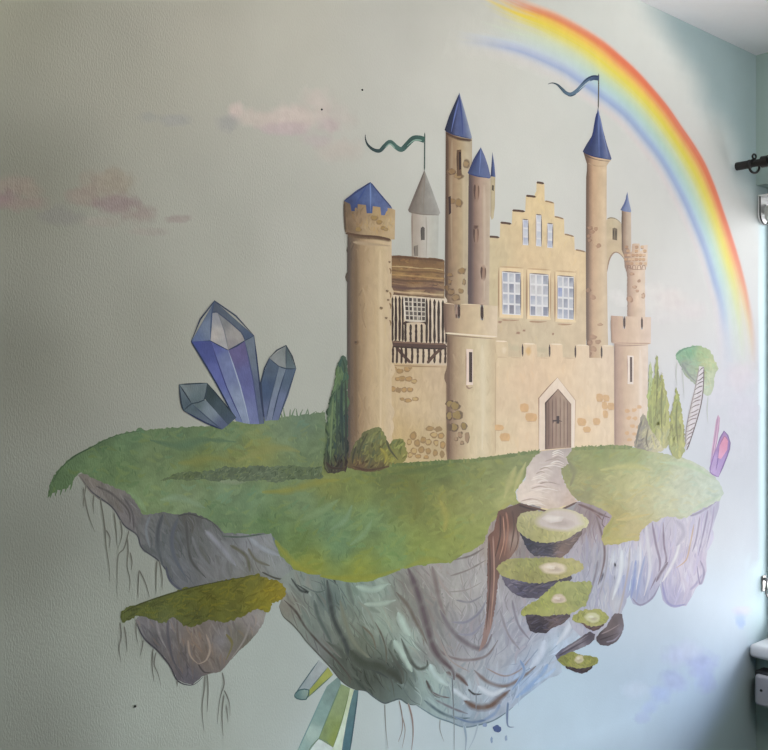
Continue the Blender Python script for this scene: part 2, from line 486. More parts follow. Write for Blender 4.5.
BOW = [(-.07, (230, 176, 152), 0), (-.025, (232, 158, 130), .25), (.0, (230, 132, 104), .85), (.02, (230, 126, 98), .95), (.09, (234, 128, 92), 1), (.17, (238, 164, 104), 1), (.26, (240, 204, 104), 1), (.35, (234, 218, 92), 1), (.44, (228, 222, 124), .95), (.56, (208, 222, 178), .9),
       (.70, (190, 218, 206), .95), (.82, (184, 212, 222), .95), (.91, (166, 188, 222), .95), (.98, (158, 176, 216), .95), (1.05, (184, 196, 220), .8), (1.12, (214, 210, 218), .6), (1.2, (226, 210, 212), .5), (1.32, (222, 214, 212), 0)]
BOWTOP = [(-.07, (226, 196, 176), 0), (-.02, (232, 184, 154), .6), (.02, (228, 158, 122), .9), (.09, (226, 138, 96), 1), (.17, (236, 194, 92), 1), (.26, (234, 212, 84), 1), (.35, (228, 214, 100), .95), (.44, (222, 218, 140), .85), (.56, (210, 220, 190), .75),
       (.70, (202, 218, 208), .7), (.82, (198, 212, 220), .75), (.91, (182, 192, 220), .85), (.98, (160, 174, 214), .9), (1.05, (192, 198, 216), .6), (1.12, (212, 208, 212), .4), (1.2, (216, 208, 208), .3), (1.32, (214, 212, 208), 0)]
BOWLOW = [(-.07, (222, 196, 190), 0), (-.02, (222, 176, 156), .4), (.02, (222, 160, 120), .8), (.09, (226, 172, 120), .9), (.17, (230, 204, 140), .7), (.26, (226, 214, 160), .6), (.35, (214, 216, 176), .7), (.44, (210, 222, 180), .8), (.56, (204, 220, 196), .7),
       (.70, (208, 222, 220), .6), (.82, (192, 206, 228), .8), (.91, (188, 200, 228), .8), (.98, (200, 204, 226), .7), (1.05, (214, 208, 226), .6), (1.12, (224, 212, 222), .5), (1.2, (226, 214, 218), .4), (1.32, (222, 214, 212), 0)]
def bow_at(i, t):
    """colour and strength of the rainbow at section i, t across it (0 red rim .. 1 blue .. 1.3 pink rim)"""
    def pick(tab):
        for (a, ca, aa), (b, cb, ab) in zip(tab, tab[1:]):
            if t <= b:
                k = max(0, (t - a) / (b - a)); return mixc(ca, cb, k), aa + (ab - aa) * k
        return tab[-1][1], 0
    y = OUT[i][1]
    c, a = pick(BOW)
    if y < 60:
        k = min(1, (60 - y) / 50); c2, a2 = pick(BOWTOP); c = mixc(c, c2, k); a += (a2 - a) * k
    if y > 250:
        k = min(1, (y - 250) / 70); c2, a2 = pick(BOWLOW); c = mixc(c, c2, k); a += (a2 - a) * k
    # dry-brushed start on the left: yellow sets in later than the blue line
    st = noise.noise(Vector((t * 22, i * .05, 4.0)))
    s0 = 4 + st * 3 + (1.5 if t > .3 else 0) if t < .85 else 3 + st * 2
    a *= max(0, min(1, (i - s0) / (7 if t > .85 else 6)))
    n = len(OUT) - 1
    a *= max(0, min(1, (n - i) / (9 + 4 * st)))
    a *= 1 + .12 * noise.noise(Vector((t * 30, i * .06, 1.0)))
    return c, max(0, min(1, a))
def bow_find(x, y):
    best = None
    for i in range(len(OUT)):
        (xo, yo), (xi, yi) = OUT[i], INN[i]
        dx, dy = xi - xo, yi - yo; L2 = dx * dx + dy * dy
        t = ((x - xo) * dx + (y - yo) * dy) / L2
        if -.3 < t < 1.6:
            d = abs((x - xo) * dy - (y - yo) * dx) / math.sqrt(L2)
            if best is None or d < best[0]: best = (d, i, t)
    return best
def backdrop(x, y):
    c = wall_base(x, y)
    if x > 430 and y < 400:
        b = bow_find(x, y)
        if b and b[0] < 8:
            k, a = bow_at(b[1], b[2]); c = mixc(c, pigment(x, y, k), a)
    return c
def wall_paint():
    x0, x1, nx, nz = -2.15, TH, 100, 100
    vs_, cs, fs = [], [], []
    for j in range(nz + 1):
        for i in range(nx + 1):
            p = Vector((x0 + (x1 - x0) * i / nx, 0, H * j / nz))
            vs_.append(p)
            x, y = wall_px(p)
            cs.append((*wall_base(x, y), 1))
    for j in range(nz):
        for i in range(nx):
            a = j * (nx + 1) + i; fs.append((a, a + 1, a + nx + 2, a + nx + 1))
    b = len(vs_)
    def quad(pts):
        k = len(vs_); vs_.extend(Vector(p) for p in pts); cs.extend([(*TEAL, 1)] * 4); fs.append((k, k + 1, k + 2, k + 3))
    quad([(LX - .1, 0, 0), (x0, 0, 0), (x0, 0, H), (LX - .1, 0, H)])
    quad([(LX - .1, .12, 0), (LX - .1, .12, H), (x1, .12, H), (x1, .12, 0)])
    quad([(LX - .1, 0, 0), (LX - .1, 0, H), (LX - .1, .12, H), (LX - .1, .12, 0)])
    quad([(x1, 0, 0), (x1, .12, 0), (x1, .12, H), (x1, 0, H)])
    quad([(LX - .1, 0, H), (x1, 0, H), (x1, .12, H), (LX - .1, .12, H)])
    quad([(LX - .1, 0, 0), (LX - .1, .12, 0), (x1, .12, 0), (x1, 0, 0)])
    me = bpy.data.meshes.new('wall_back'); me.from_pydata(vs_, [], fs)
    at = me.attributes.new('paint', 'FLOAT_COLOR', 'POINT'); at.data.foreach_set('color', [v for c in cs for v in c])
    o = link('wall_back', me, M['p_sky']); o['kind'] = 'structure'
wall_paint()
# ------------------------------------------------------------------ painted castle
KO = wall_pt(495, 455)
castle = tag(empty('castle', KO), 'painted sandstone castle with blue-roofed towers standing on the floating island', 'painted castle')
def B(p, name, mat, parent): return p.build(name, M[mat], parent, KO)
def stones(p, spots, col, base, rim=(120, 95, 65)):
    for (x, y, rx, ry) in spots:
        p.blob(x, y, rx * 1.2, ry * 1.2, mixc(base(x, y), rim, .6), n=12, base=base, soft=.75, irr=.25)
        p.blob(x - .2, y - .2, rx * .8, ry * .8, mixc(base(x, y), col, rng.uniform(.5, .85)), n=12, irr=.28, base=None)
def slits(p, quads, col):
    for q in quads: p.fill(q, col, sp=2.5)
def roof(name, parent, layer, poly, xs, stops, base_y, apex, lines=(), smooth=0):
    p = Paint(layer)
    xl, xr = xs
    mute = lambda q: tuple(v * .74 + (sum(q) / 3) * .2 for v in q)
    r = ramp([(t, mute(q)) for t, q in stops])
    def f(x, y):
        k = max(.04, (y - apex[1]) / (base_y - apex[1]))
        l_, r_ = apex[0] + (xl - apex[0]) * k, apex[0] + (xr - apex[0]) * k
        return r(max(0, min(1, (x - l_) / max(r_ - l_, .5))))
    p.fill(poly, f, sp=2, mott=.07, ms=.2, smooth=smooth)
    for ln in lines:
        p.stroke(ln[0], ln[1], ln[2], base=f if len(ln) < 4 else None)
    return B(p, name, 'p_roof', parent)

# --- grey tower far behind
c = across(411, 439, [(0, (158, 146, 132)), (.3, (176, 166, 154)), (.6, (190, 186, 176)), (1, (178, 180, 172))])
p = Paint(12); p.fill([(411.4, 211), (438.6, 214), (438, 262), (411.6, 262)], c)
p.stroke([(412, 213), (412.2, 236), (412, 258)], 2, (140, 124, 112), base=c); p.stroke([(426, 216), (426.5, 236), (426, 258)], 2.2, (160, 154, 146), base=c)
gt = B(p, 'far_tower', 'p_stone', castle)
roof('roof', gt, 14, [(424.4, 170), (432, 190), (440.2, 213), (438, 215.5), (424, 214), (409, 212), (408, 210), (416, 190)], (408, 440), [(0, (118, 105, 95)), (.3, (142, 130, 118)), (.55, (150, 144, 134)), (1, (168, 166, 158))], 213, (424.4, 170),
     [([(424.4, 171), (417, 192), (409.5, 210)], 1.6, (105, 92, 84)), ([(424.4, 172), (424, 192), (423, 212)], 1.2, (128, 118, 108)), ([(409, 212), (424, 214.5), (439, 215)], 1.4, (120, 108, 98))])
p = Paint(15); p.fill([(421, 228), (422.6, 226.4), (424.6, 228), (424.6, 240), (421, 240)], (84, 78, 74)); p.stroke([(421, 227), (421, 241)], 1, (60, 54, 52)); B(p, 'window', 'p_stone', gt)
p = Paint(15); p.fill([(414, 246), (418, 245), (418, 256), (414.4, 256)], (126, 116, 106)); p.stroke([(414, 246), (414.4, 256)], 1, (90, 80, 74)); B(p, 'window', 'p_stone', gt)
p = Paint(16); p.stroke([(424.6, 132.5), (424.5, 150), (424.4, 171)], 1.3, (70, 88, 82), taper=(.05, .05)); B(p, 'flagpole', 'p_roof', gt)
p = Paint(16); w = [(424.4, 140), (419, 138.4), (413, 138.8), (407, 144.5), (401.5, 149.5), (396, 147), (390, 142), (384.5, 146), (379.5, 150.8), (373, 149.5), (367.5, 144.5), (365.4, 139), (365.2, 134.6)]
p.stroke(w, lambda t: 6.2 - 3.6 * t, [(424, 140, 60, 98, 88), (407, 145, 35, 58, 58), (396, 146, 90, 128, 116), (380, 150, 38, 60, 62), (366, 138, 30, 44, 50)], taper=(0, .3), edge=.8)
p.stroke([(422, 140.5), (414, 140.4), (407, 146)], 1.6, (130, 160, 145)); p.stroke([(395, 148.6), (390, 144), (385, 147.5)], 1.6, (128, 158, 145))
o = B(p, 'pennant', 'p_roof', gt); o['label'] = 'long wavy dark green pennant'

# --- thin spired turret behind the second tower
c = across(490, 495.4, [(0, (170, 152, 128)), (.5, (196, 184, 150)), (1, (178, 164, 130))])
p = Paint(12); p.fill([(490.4, 176), (495.2, 176.6), (494.8, 206), (493.4, 218), (491.6, 220), (490.2, 216)], c, sp=2)
p.fill([(492, 185), (493.8, 185.5), (493.6, 191), (491.8, 190)], (84, 72, 60)); tt = B(p, 'slender_turret', 'p_stone', castle)
roof('roof', tt, 14, [(492.4, 152), (494.4, 165), (495.4, 177), (490.4, 176.4), (491.4, 164)], (490.4, 495.4), [(0, (35, 48, 100)), (.5, (62, 84, 150)), (1, (100, 118, 176))], 177, (492.4, 152))

# --- stepped-gable hall
c = field([(492, 260, 205, 188, 152), (500, 330, 200, 180, 150), (540, 200, 224, 200, 156), (530, 260, 220, 194, 154), (580, 260, 226, 200, 160), (580, 330, 212, 190, 158), (540, 335, 206, 188, 158), (495, 300, 204, 188, 152), (560, 220, 226, 204, 162)], 14)
hall_poly = [(488.5, 361), (489.2, 236.5), (499.8, 237.4), (500.2, 222.6), (511.8, 224), (512.3, 210.3), (525.2, 211.6), (525.7, 195.8), (536.2, 197), (536.4, 182.4), (544.4, 183.8), (544.5, 200.8), (554.2, 203.2), (554.4, 216.4), (564.1, 219), (564.3, 234), (574.2, 236.4), (574.6, 249.8), (586, 252), (586, 361)]
p = Paint(10); p.fill(hall_poly, c, sp=2.5, mott=.05)
p.dabs(hall_poly, 110, 9, 3.2, 92, [(10, 8, 6), (-10, -10, -10), (-16, -18, -16), (8, 4, -6)], c, 30, .45)
for a, b in (((489.4, 236.6), (499.4, 237.6)), ((500.4, 222.6), (511.4, 224)), ((512.4, 210.4), (525, 211.6)), ((526, 195.8), (536, 197)), ((536.6, 182.4), (544, 183.6))):
    p.stroke([a, ((a[0] + b[0]) / 2, (a[1] + b[1]) / 2 - .2), b], 2.2, (84, 60, 46), taper=(.1, .2), edge=.6)
for a, b in (((554.6, 216.6), (563.6, 219)), ((564.6, 234.2), (573.8, 236.6)), ((575.6, 249.8), (585.4, 252)), ((545, 201), (554, 203.2))):
    p.stroke([a, ((a[0] + b[0]) / 2, (a[1] + b[1]) / 2 - .2), b], 1.5, (150, 122, 92), taper=(.1, .2), edge=.6)
for x, y, rx, ry in ((518, 333, 2.6, 1.6), (524, 330.5, 2, 1.3), (553, 334, 1.3, 1.4), (500, 322, 2.4, 1.4)): p.blob(x, y, rx, ry, (160, 126, 104), base=c)
for x, y in ((505, 345), (515, 348), (530, 346), (542, 350), (557, 347)): p.blob(x, y, 7, 3.4, (196, 182, 152), base=c)
# pale plaster frames round the three tall lattice windows
for (x0, x1, y0, y1, y2) in ((499.4, 523.2, 267.6, 318.4, .05), (527.2, 550.8, 269.6, 320, .05), (555.4, 576, 271.8, 322.6, .05)):
    fr = [(x0, y0), (x1, y0 + 1.2), (x1 - .2, y1), (x0 - .2, y1 - .8)]
    p.fill(fr, (231, 206, 166), sp=3, mott=.04)
    p.stroke([(x0 - .6, y0), (x0 - .6, y1 - 1)], 2.4, (158, 124, 92), base=c, taper=(.1, .1)); p.stroke([(x0, y0 - 1), (x1, y0 + .4)], 1.3, (196, 166, 128), taper=(.1, .1))
    p.stroke([(x1 - .2, y0 + 3), (x1 - .4, y1 - 2)], 1.6, (176, 142, 108), base=c, taper=(.1, .1))
    p.stroke([(x0 + 2, y1 + 1.4), ((x0 + x1) / 2, y1 + 2), (x1 - 4, y1 + 1.6)], 2.6, (168, 132, 104), base=c)
hall = B(p, 'gabled_hall', 'p_stone', castle)
def lattice(quad, cols, rows, parent, pal, name='window'):
    (x0, y0), (x1, y1), (x2, y2), (x3, y3) = quad        # tl tr br bl
    p = Paint(14); p.fill(quad, (222, 220, 222), sp=3, mott=.03)
    P = lambda u, v: (x0 + (x1 - x0) * u + ((x3 - x0) + ((x2 - x1) - (x3 - x0)) * u) * v, y0 + (y1 - y0) * u + ((y3 - y0) + ((y2 - y1) - (y3 - y0)) * u) * v)
    for i in range(cols):
        for j in range(rows):
            u0, u1 = (i + .16) / cols, (i + .90) / cols; v0, v1 = (j + .10) / rows, (j + .92) / rows
            k = rng.choice(pal)
            f = field([(*P(u0, v0), *k), (*P(u1, v1), *mixc(k, (225, 224, 226), rng.uniform(.1, .6)))], 2)
            p.fill([P(u0, v0), P(u1, v0), P(u1, v1), P(u0, v1)], f, sp=2.2, mott=.07, ms=.4)
    p.stroke([P(0, -.005), P(1, -.005)], 1.1, (120, 106, 104), taper=(.1, .1)); p.stroke([P(1, 0), P(1, 1)], 1.0, (110, 98, 96), taper=(.1, .1))
    p.stroke([P(0, 0), P(0, 1)], .9, (170, 156, 144), taper=(.1, .1))
    return B(p, name, 'p_gem', parent)
pal = [(150, 154, 168), (172, 174, 184), (134, 138, 154), (188, 190, 198), (160, 166, 182), (196, 194, 196)]
lattice([(501.8, 271.6), (520.6, 272.8), (520.6, 315.2), (502.2, 314.2)], 3, 4, hall, [(128, 128, 140), *pal])
lattice([(529.4, 273.6), (548.4, 274.8), (548.4, 316.6), (529.6, 315.6)], 3, 4, hall, pal)
lattice([(557.2, 275.8), (573.8, 277), (573.6, 319.8), (557.2, 318.6)], 3, 4, hall, [(150, 160, 196), *pal])
pal2 = [(196, 200, 212), (178, 184, 204), (210, 210, 218)]
lattice([(522.4, 219.4), (528.2, 220), (528.4, 245.4), (522.6, 245)], 1, 3, hall, pal2)
lattice([(535.8, 214.6), (541.4, 215.2), (541.4, 246.6), (535.8, 246)], 1, 4, hall, pal2)
lattice([(547.2, 223.4), (552.8, 224), (552.6, 248.2), (547, 247.6)], 1, 3, hall, pal2)

# --- tallest round tower (left of the hall)
TT = [(0, (88, 66, 50)), (.1, (120, 96, 74)), (.3, (156, 130, 102)), (.55, (178, 156, 122)), (.8, (186, 172, 146)), (1, (176, 162, 138))]
c = across(445.2, 472, TT)
p = Paint(16); p.fill([(445.6, 131), (458, 136.6), (472, 138), (471.6, 306), (444.8, 304)], c, sp=2.6, mott=.08)
p.stroke([(446, 133), (458, 138.6), (471.6, 140.4)], 4.2, (74, 50, 36), base=c, taper=(.05, .05))
p.stroke([(447.4, 136), (447, 200), (446.6, 300)], 3.4, (86, 64, 50), base=c, taper=(.02, .02))
for q in ([(452, 140), (451, 200), (452, 260)], [(463, 150), (464, 220), (463, 290)], [(468, 180), (468.6, 230), (468, 300)]): p.stroke(q, 4, mixc(c(*q[1]), (205, 190, 160), .35), base=c)
stones(p, [(452, 172, 4, 3), (458.5, 176, 4.5, 3.2), (466, 164, 3, 4), (452, 201, 4, 3), (458.5, 203, 3.6, 4.2), (462, 271, 3.6, 3.4), (464, 282, 1.8, 3.4), (449, 282, 3, 2.6), (451, 292, 4, 3.4), (456, 298, 4.2, 3.4), (450, 275, 3, 2), (461, 291, 2.6, 2.6), (447, 288, 2, 3)], (140, 108, 66), c, (84, 62, 44))
tall = B(p, 'tall_tower', 'p_stone', castle)
roof('roof', tall, 24, [(459.3, 92.6), (465, 112), (471.8, 137.4), (471, 139), (462, 137.4), (453, 134.8), (446, 131.6), (444.4, 130), (449, 116)], (444.4, 471.8), [(0, (28, 40, 78)), (.22, (30, 44, 92)), (.4, (76, 90, 146)), (.62, (72, 92, 156)), (.8, (92, 108, 160)), (1, (150, 162, 190))], 136, (459.3, 92.6),
     [([(459, 95), (461.5, 115), (462.6, 135)], 1.8, (48, 62, 122)), ([(458.4, 100), (454, 118), (451, 132)], 2, (100, 116, 176)), ([(445.2, 130.6), (455, 135), (470.6, 138.6)], 1.3, (36, 42, 80))])
p = Paint(25); p.fill([(456.6, 150), (461, 149.6), (461.4, 175.6), (457, 176)], (100, 74, 54)); p.fill([(458.6, 152), (460.8, 152), (461, 169), (458.8, 170)], (44, 26, 16)); p.stroke([(456.8, 150), (457, 176)], 1.1, (66, 44, 30)); B(p, 'window', 'p_stone', tall)
p = Paint(25); p.fill([(448.2, 197), (450.6, 196), (451, 213), (448.6, 215)], (48, 26, 14)); B(p, 'window', 'p_stone', tall)

# --- second round tower
c = across(468.4, 490.2, [(0, (82, 66, 66)), (.14, (98, 80, 76)), (.3, (138, 112, 98)), (.6, (178, 154, 136)), (1, (194, 178, 156))])
p = Paint(20); p.fill([(468.6, 173), (480, 176.6), (490.2, 177.4), (489, 306), (467.8, 304)], c, sp=2.6, mott=.06)
p.stroke([(470.6, 178), (470.2, 240), (469.6, 302)], 4.4, (84, 68, 70), base=c, taper=(.02, .02)); p.stroke([(484, 185), (484.6, 240), (484, 300)], 4, (196, 178, 158), base=c)
for (x, y, h) in ((476.6, 192, 9.5), (476, 234.6, 9.8), (483.4, 273, 8.4)):
    p.blob(x, y, 3, h, (150, 120, 102), base=c, irr=.06); p.stroke([(x - 1.8, y - h + 2), (x - 2.2, y), (x - 1.6, y + h - 2)], 2, (84, 62, 54)); p.stroke([(x + 1.6, y - h + 3), (x + 2, y), (x + 1.4, y + h - 2)], 1.2, (110, 84, 70))
p.blob(475.6, 227, 3, 2.4, (96, 72, 62), base=c)
sec = B(p, 'round_tower', 'p_stone', castle)
roof('roof', sec, 26, [(480.6, 147.2), (484.6, 156), (488, 166), (490.6, 177.4), (489, 178.6), (480, 176.8), (471, 175), (467.4, 173), (473, 160)], (467.4, 490.6), [(0, (46, 62, 116)), (.3, (64, 84, 142)), (.6, (84, 104, 162)), (1, (98, 112, 166))], 177, (480.6, 147.2),
     [([(480.6, 149), (480, 162), (479, 175)], 1.6, (112, 128, 180)), ([(480, 150), (475, 161), (469, 172)], 1.6, (40, 54, 108)), ([(468, 173.4), (479, 176.6), (490, 178)], 1.3, (38, 50, 104))])

# --- tall pennant tower on the right
c = across(586.4, 607, [(0, (108, 86, 72)), (.12, (136, 108, 88)), (.3, (198, 164, 132)), (.55, (208, 180, 146)), (.85, (218, 194, 162)), (1, (206, 184, 156))])
p = Paint(18); p.fill([(582.8, 151), (590, 155), (600, 158), (611, 160), (608.4, 163), (606.6, 166), (606.4, 230), (607.6, 330), (608.4, 362), (586.4, 361), (586.2, 230), (586.8, 164)], c, sp=2.6, mott=.05)
p.stroke([(584, 153), (588, 156.6), (598, 160), (609, 161.4)], 2, (90, 76, 70), base=c); p.stroke([(587.4, 166), (587, 250), (587.4, 352)], 2.6, (112, 88, 74), base=c, taper=(.02, .02)); p.stroke([(588, 163), (596, 166), (606, 166)], 1.6, (176, 150, 122), base=c)
stones(p, [(590, 228, 2.6, 1.8), (592.6, 232, 2, 1.6), (596, 229, 2, 1.8), (589, 236, 2, 1.8), (589.6, 240.4, 1.8, 1.6), (598.4, 246, 2.6, 2.2), (588.4, 290.4, 2.6, 2.2), (592.6, 297, 3, 2.6), (600, 324.6, 2.4, 1.6), (593, 337, 3.4, 2.4), (598, 342, 2.8, 2), (590, 343, 2.4, 2.4), (593.6, 349, 3, 2.6), (589.4, 354, 2, 2)], (168, 130, 104), c, (140, 104, 82))
pt = B(p, 'pennant_tower', 'p_stone', castle)
roof('roof', pt, 24, [(597.9, 107.4), (599.6, 117), (602.4, 128), (606.8, 144.6), (611.4, 158.6), (610.4, 160), (603, 158.6), (594, 156), (586, 153.4), (582.4, 151.6), (586, 145), (591.6, 136), (594.6, 125), (596.8, 113)], (582.4, 611.4), [(0, (40, 54, 104)), (.3, (44, 60, 118)), (.5, (74, 92, 148)), (.66, (60, 82, 146)), (.85, (110, 124, 176)), (1, (70, 84, 140))], 158, (597.9, 107.4),
     [([(598, 110), (598.6, 130), (599, 156)], 2.6, (104, 120, 172)), ([(597.4, 112), (594, 132), (588, 151)], 3, (38, 52, 108)), ([(599, 114), (603, 134), (608, 157)], 1.4, (126, 140, 186)), ([(583, 151.8), (594, 156.4), (611, 159.8)], 1.4, (34, 44, 92))])
p = Paint(27); p.stroke([(598.5, 73.4), (598.4, 90), (598.1, 109)], 1.2, (96, 92, 84), taper=(.05, .02)); B(p, 'flagpole', 'p_roof', pt)
p = Paint(28); w = [(598.8, 78.2), (593, 77.8), (587, 80.4), (582, 85.6), (576.6, 91), (571, 94.2), (566, 93), (561.4, 88.6), (557, 84.6), (552, 83), (547.6, 84.2)]
p.stroke(w, lambda t: 5.2 - 3.0 * t, [(598, 78, 52, 66, 96), (587, 81, 92, 116, 148), (578, 90, 110, 136, 158), (571, 94, 92, 120, 142), (558, 85, 60, 78, 92), (548, 84, 44, 52, 62)], taper=(0, .35), edge=.8)
p.stroke([(598, 76.4), (592, 76.2), (585.6, 80), (580, 85.6)], 1.3, (44, 58, 88)); p.stroke([(576, 94), (570, 96.2), (565, 94)], 1.1, (60, 80, 100)); p.stroke([(590, 80.6), (584, 85.4), (578.6, 90.4)], 1.2, (176, 196, 206))
o = B(p, 'pennant', 'p_roof', pt); o['label'] = 'long wavy slate blue pennant'

# --- bridge wall with the open arch, thin turret, ruined turret
c = field([(609, 225, 200, 182, 148), (618, 222, 206, 190, 160), (612, 248, 206, 184, 150), (606.5, 300, 222, 202, 176), (620, 232, 196, 176, 148)], 6)
p = Paint(12); p.fill([(606, 221), (608, 218), (613, 217.6), (618, 220), (621.4, 224), (621.8, 250), (627, 262), (627.8, 276), (626.6, 266), (624, 258), (620, 253.4), (615.8, 251.6), (611.6, 254), (608.6, 261), (606.8, 271), (605.8, 318), (604.8, 318), (605, 250)], c, sp=2.2, mott=.08)
p.stroke([(607, 219), (611, 217.8), (616, 219), (621, 223)], 1.2, (150, 136, 110)); p.stroke([(606.9, 272), (608.8, 261), (612, 254.4), (615.8, 252.2), (620, 254), (624, 259), (626.6, 267)], 1.4, (160, 132, 112), base=None)
br = B(p, 'bridge_arch', 'p_stone', castle)
p = Paint(14); p.fill([(612.4, 228.4), (614.6, 227.6), (617.2, 229), (617, 240.4), (612.4, 239.6)], (120, 104, 84)); p.stroke([(613.2, 229), (613.2, 239)], 1.2, (70, 58, 44)); p.stroke([(615.9, 229.4), (615.8, 239.6)], 1.2, (70, 58, 44)); B(p, 'window', 'p_stone', br)
c = across(621.4, 631.2, [(0, (112, 92, 78)), (.25, (150, 124, 104)), (.55, (190, 166, 144)), (1, (206, 188, 168))])
p = Paint(14); p.fill([(621.6, 210), (631, 211.4), (631.2, 252), (629, 262), (624, 256), (621.6, 250)], c, sp=2.2)
p.stroke([(622.4, 212), (622.2, 230), (622.4, 250)], 1.8, (108, 86, 74), base=c)
sl = B(p, 'slender_turret', 'p_stone', castle)
roof('roof', sl, 16, [(627.3, 191.6), (628.6, 200), (631.2, 211), (630.6, 212.4), (624, 211.4), (620.2, 210), (623.6, 204), (626, 198)], (620.2, 631.2), [(0, (84, 100, 150)), (.4, (112, 130, 186)), (1, (150, 164, 208))], 211, (627.3, 191.6), [([(627.2, 193), (625.4, 203), (622, 210)], 1.4, (70, 86, 140))])
c = across(627, 646, [(0, (156, 128, 112)), (.2, (196, 164, 140)), (.5, (222, 194, 168)), (1, (230, 208, 188))])
p = Paint(16); p.fill([(624, 256), (625.4, 248.4), (629, 248.4), (629.4, 252), (631.6, 252), (632.2, 243.8), (639.4, 243.4), (640, 251), (641.6, 251), (642.2, 245.4), (647.6, 244.8), (647.2, 266), (645, 269.4), (645, 322), (627.2, 322), (627, 274), (624.4, 266)], c, sp=2.4, rough=.6, mott=.07)
for y, n in ((247, 4), (251, 5), (255.2, 6), (259.4, 6), (263.6, 5)):
    for k in range(n):
        x = 625.4 + (k + (.5 if n % 2 else .1)) * 21.5 / n + rng.uniform(-.6, .6)
        if y < 252 and (629 < x < 632 or 639.6 < x < 642): continue
        q = mixc(c(x, y), rng.choice([(204, 160, 116), (186, 142, 106), (218, 180, 140)]), .75)
        p.fill([(x - 1.5, y - 1.3), (x + 1.6, y - 1.2), (x + 1.5, y + 1.2), (x - 1.4, y + 1.3)], q, sp=2, smooth=2)
        p.stroke([(x - 1.6, y + 1.5), (x + 1.7, y + 1.5)], .9, (146, 108, 84), base=c)
for x in (629, 634, 639, 643.6): p.stroke([(x - 1.8, 270), (x - 1.4, 266.4), (x, 265.2), (x + 1.4, 266.4), (x + 1.8, 270)], 1.1, (140, 100, 78), base=c, taper=(.1, .1))
stones(p, [(630, 299, 2.8, 3.4), (643.2, 296, 1.8, 2.6), (634.6, 287, 2, 1.6), (637, 291, 1.8, 1.4), (639, 281, 1.6, 1.4), (632, 274, 2.4, 1.6)], (190, 148, 116), c, (146, 104, 78))
p.stroke([(627.6, 267), (634, 269.4), (644.6, 269.6)], 1.5, (150, 112, 90), base=c); p.stroke([(628.4, 272), (628.2, 295), (628.4, 316)], 2, (160, 130, 112), base=c)
B(p, 'ruined_turret', 'p_stone', castle)

# --- front curtain wall
c = field([(500, 350, 214, 192, 158), (500, 400, 214, 190, 158), (500, 440, 214, 194, 160), (530, 380, 220, 192, 160), (560, 365, 226, 198, 164), (530, 440, 222, 196, 164), (590, 370, 228, 204, 174), (605, 430, 232, 208, 178), (585, 430, 230, 204, 170), (610, 360, 226, 202, 176)], 12)
wall_poly = [(494, 456), (494.5, 341.4), (508, 342), (508.2, 356.6), (522, 357), (522.2, 344), (536.4, 344.4), (536.8, 357), (549, 357), (549.2, 344.4), (562.4, 344.8), (562.6, 357.4), (574.8, 357.6), (575, 345.4), (589, 345.6), (589.2, 357.8), (601, 358), (601.2, 346), (613.6, 346.4), (615, 446), (575, 447.4), (538, 451.5)]
p = Paint(22); p.fill(wall_poly, c, sp=3, mott=.04)
p.dabs(wall_poly, 120, 14, 4, 90, [(8, 8, 8), (-10, -12, -12), (6, 0, -6)], c, 14, .4)
for (x, y) in ((522.4, 344), (549.4, 344.4), (575.2, 345.4), (601.4, 346)): p.stroke([(x, y), (x + .1, y + 12.6)], 1.7, (66, 46, 42), taper=(.05, .15), edge=.7)
for (x, y) in ((495, 341), (523, 343.6), (550, 344), (576, 345), (602, 345.6)): p.stroke([(x, y), (x + 12, y + .5)], 1.4, (236, 216, 188), taper=(.1, .1))
for (x, y) in ((496, 357), (511, 357.6), (538, 357.8), (564, 358)): p.stroke([(x, y), (x + 11, y + .4)], 1.2, (190, 166, 138), base=c)
p.blob(528, 351, 3.6, 5, (214, 178, 124), base=c); p.blob(504, 350, 3, 4, (222, 202, 172), base=c)
for (x0, y0, x1, y1) in ((520.4, 404, 528, 411.6), (526, 413.4, 536, 421), (596.4, 394.2, 602.4, 401.4), (603, 395, 608.8, 401), (602, 402, 607, 409), (607.6, 403, 614, 409.6), (603, 411, 607.6, 417.6), (577.6, 418.4, 585.4, 425.4), (593, 418.4, 599.6, 424.6), (583.4, 426.8, 590, 432), (500.4, 433.4, 509, 440.6), (494.6, 425, 503, 430)):
    q = c((x0 + x1) / 2, (y0 + y1) / 2)
    p.fill([(x0, y0), (x1, y0 + .4), (x1 - .2, y1), (x0 + .4, y1 - .2)], mixc(q, (206, 156, 98), .62), sp=2.2, smooth=2, rough=.7, mott=.1, ms=.3)
    p.stroke([(x0 + .4, y1 + .3), (x1, y1 + .4)], .9, mixc(q, (160, 116, 76), .7), base=c)
p.stroke([(495.4, 345), (495.2, 400), (495.2, 454)], 1.6, (184, 160, 128), base=c, taper=(.02, .02))
# pale stone surround of the door
sur = [(538.6, 451), (538.8, 398), (557.4, 377.4), (575.4, 400.4), (574.2, 447.6), (570.8, 447.8), (570.8, 404), (557.8, 388.6), (545, 402.4), (545, 449.6)]
p.fill(sur, field([(541, 420, 226, 206, 188), (557, 382, 232, 212, 192), (573, 420, 236, 218, 200), (545, 396, 226, 204, 184)], 8), sp=2.4, mott=.03)
p.stroke([(538.6, 450), (538.7, 398), (547, 388.4), (557.4, 377.2)], 1.1, (150, 118, 98), n=1, taper=(.02, .02)); p.stroke([(557.4, 377.4), (575.4, 400.4), (574.4, 447)], .9, (190, 160, 138), n=1, taper=(.05, .02))
front = B(p, 'curtain_wall', 'p_stone', castle)
dc = across(545, 571, [(0, (92, 66, 56)), (.12, (132, 104, 90)), (.4, (160, 132, 114)), (.75, (166, 140, 120)), (1, (140, 112, 96))])
p = Paint(28); p.fill([(544.8, 449.4), (545, 402.4), (557.9, 388.6), (571, 404), (571, 447.6)], dc, sp=2.4, mott=.09, ms=.25, stretch=.25)
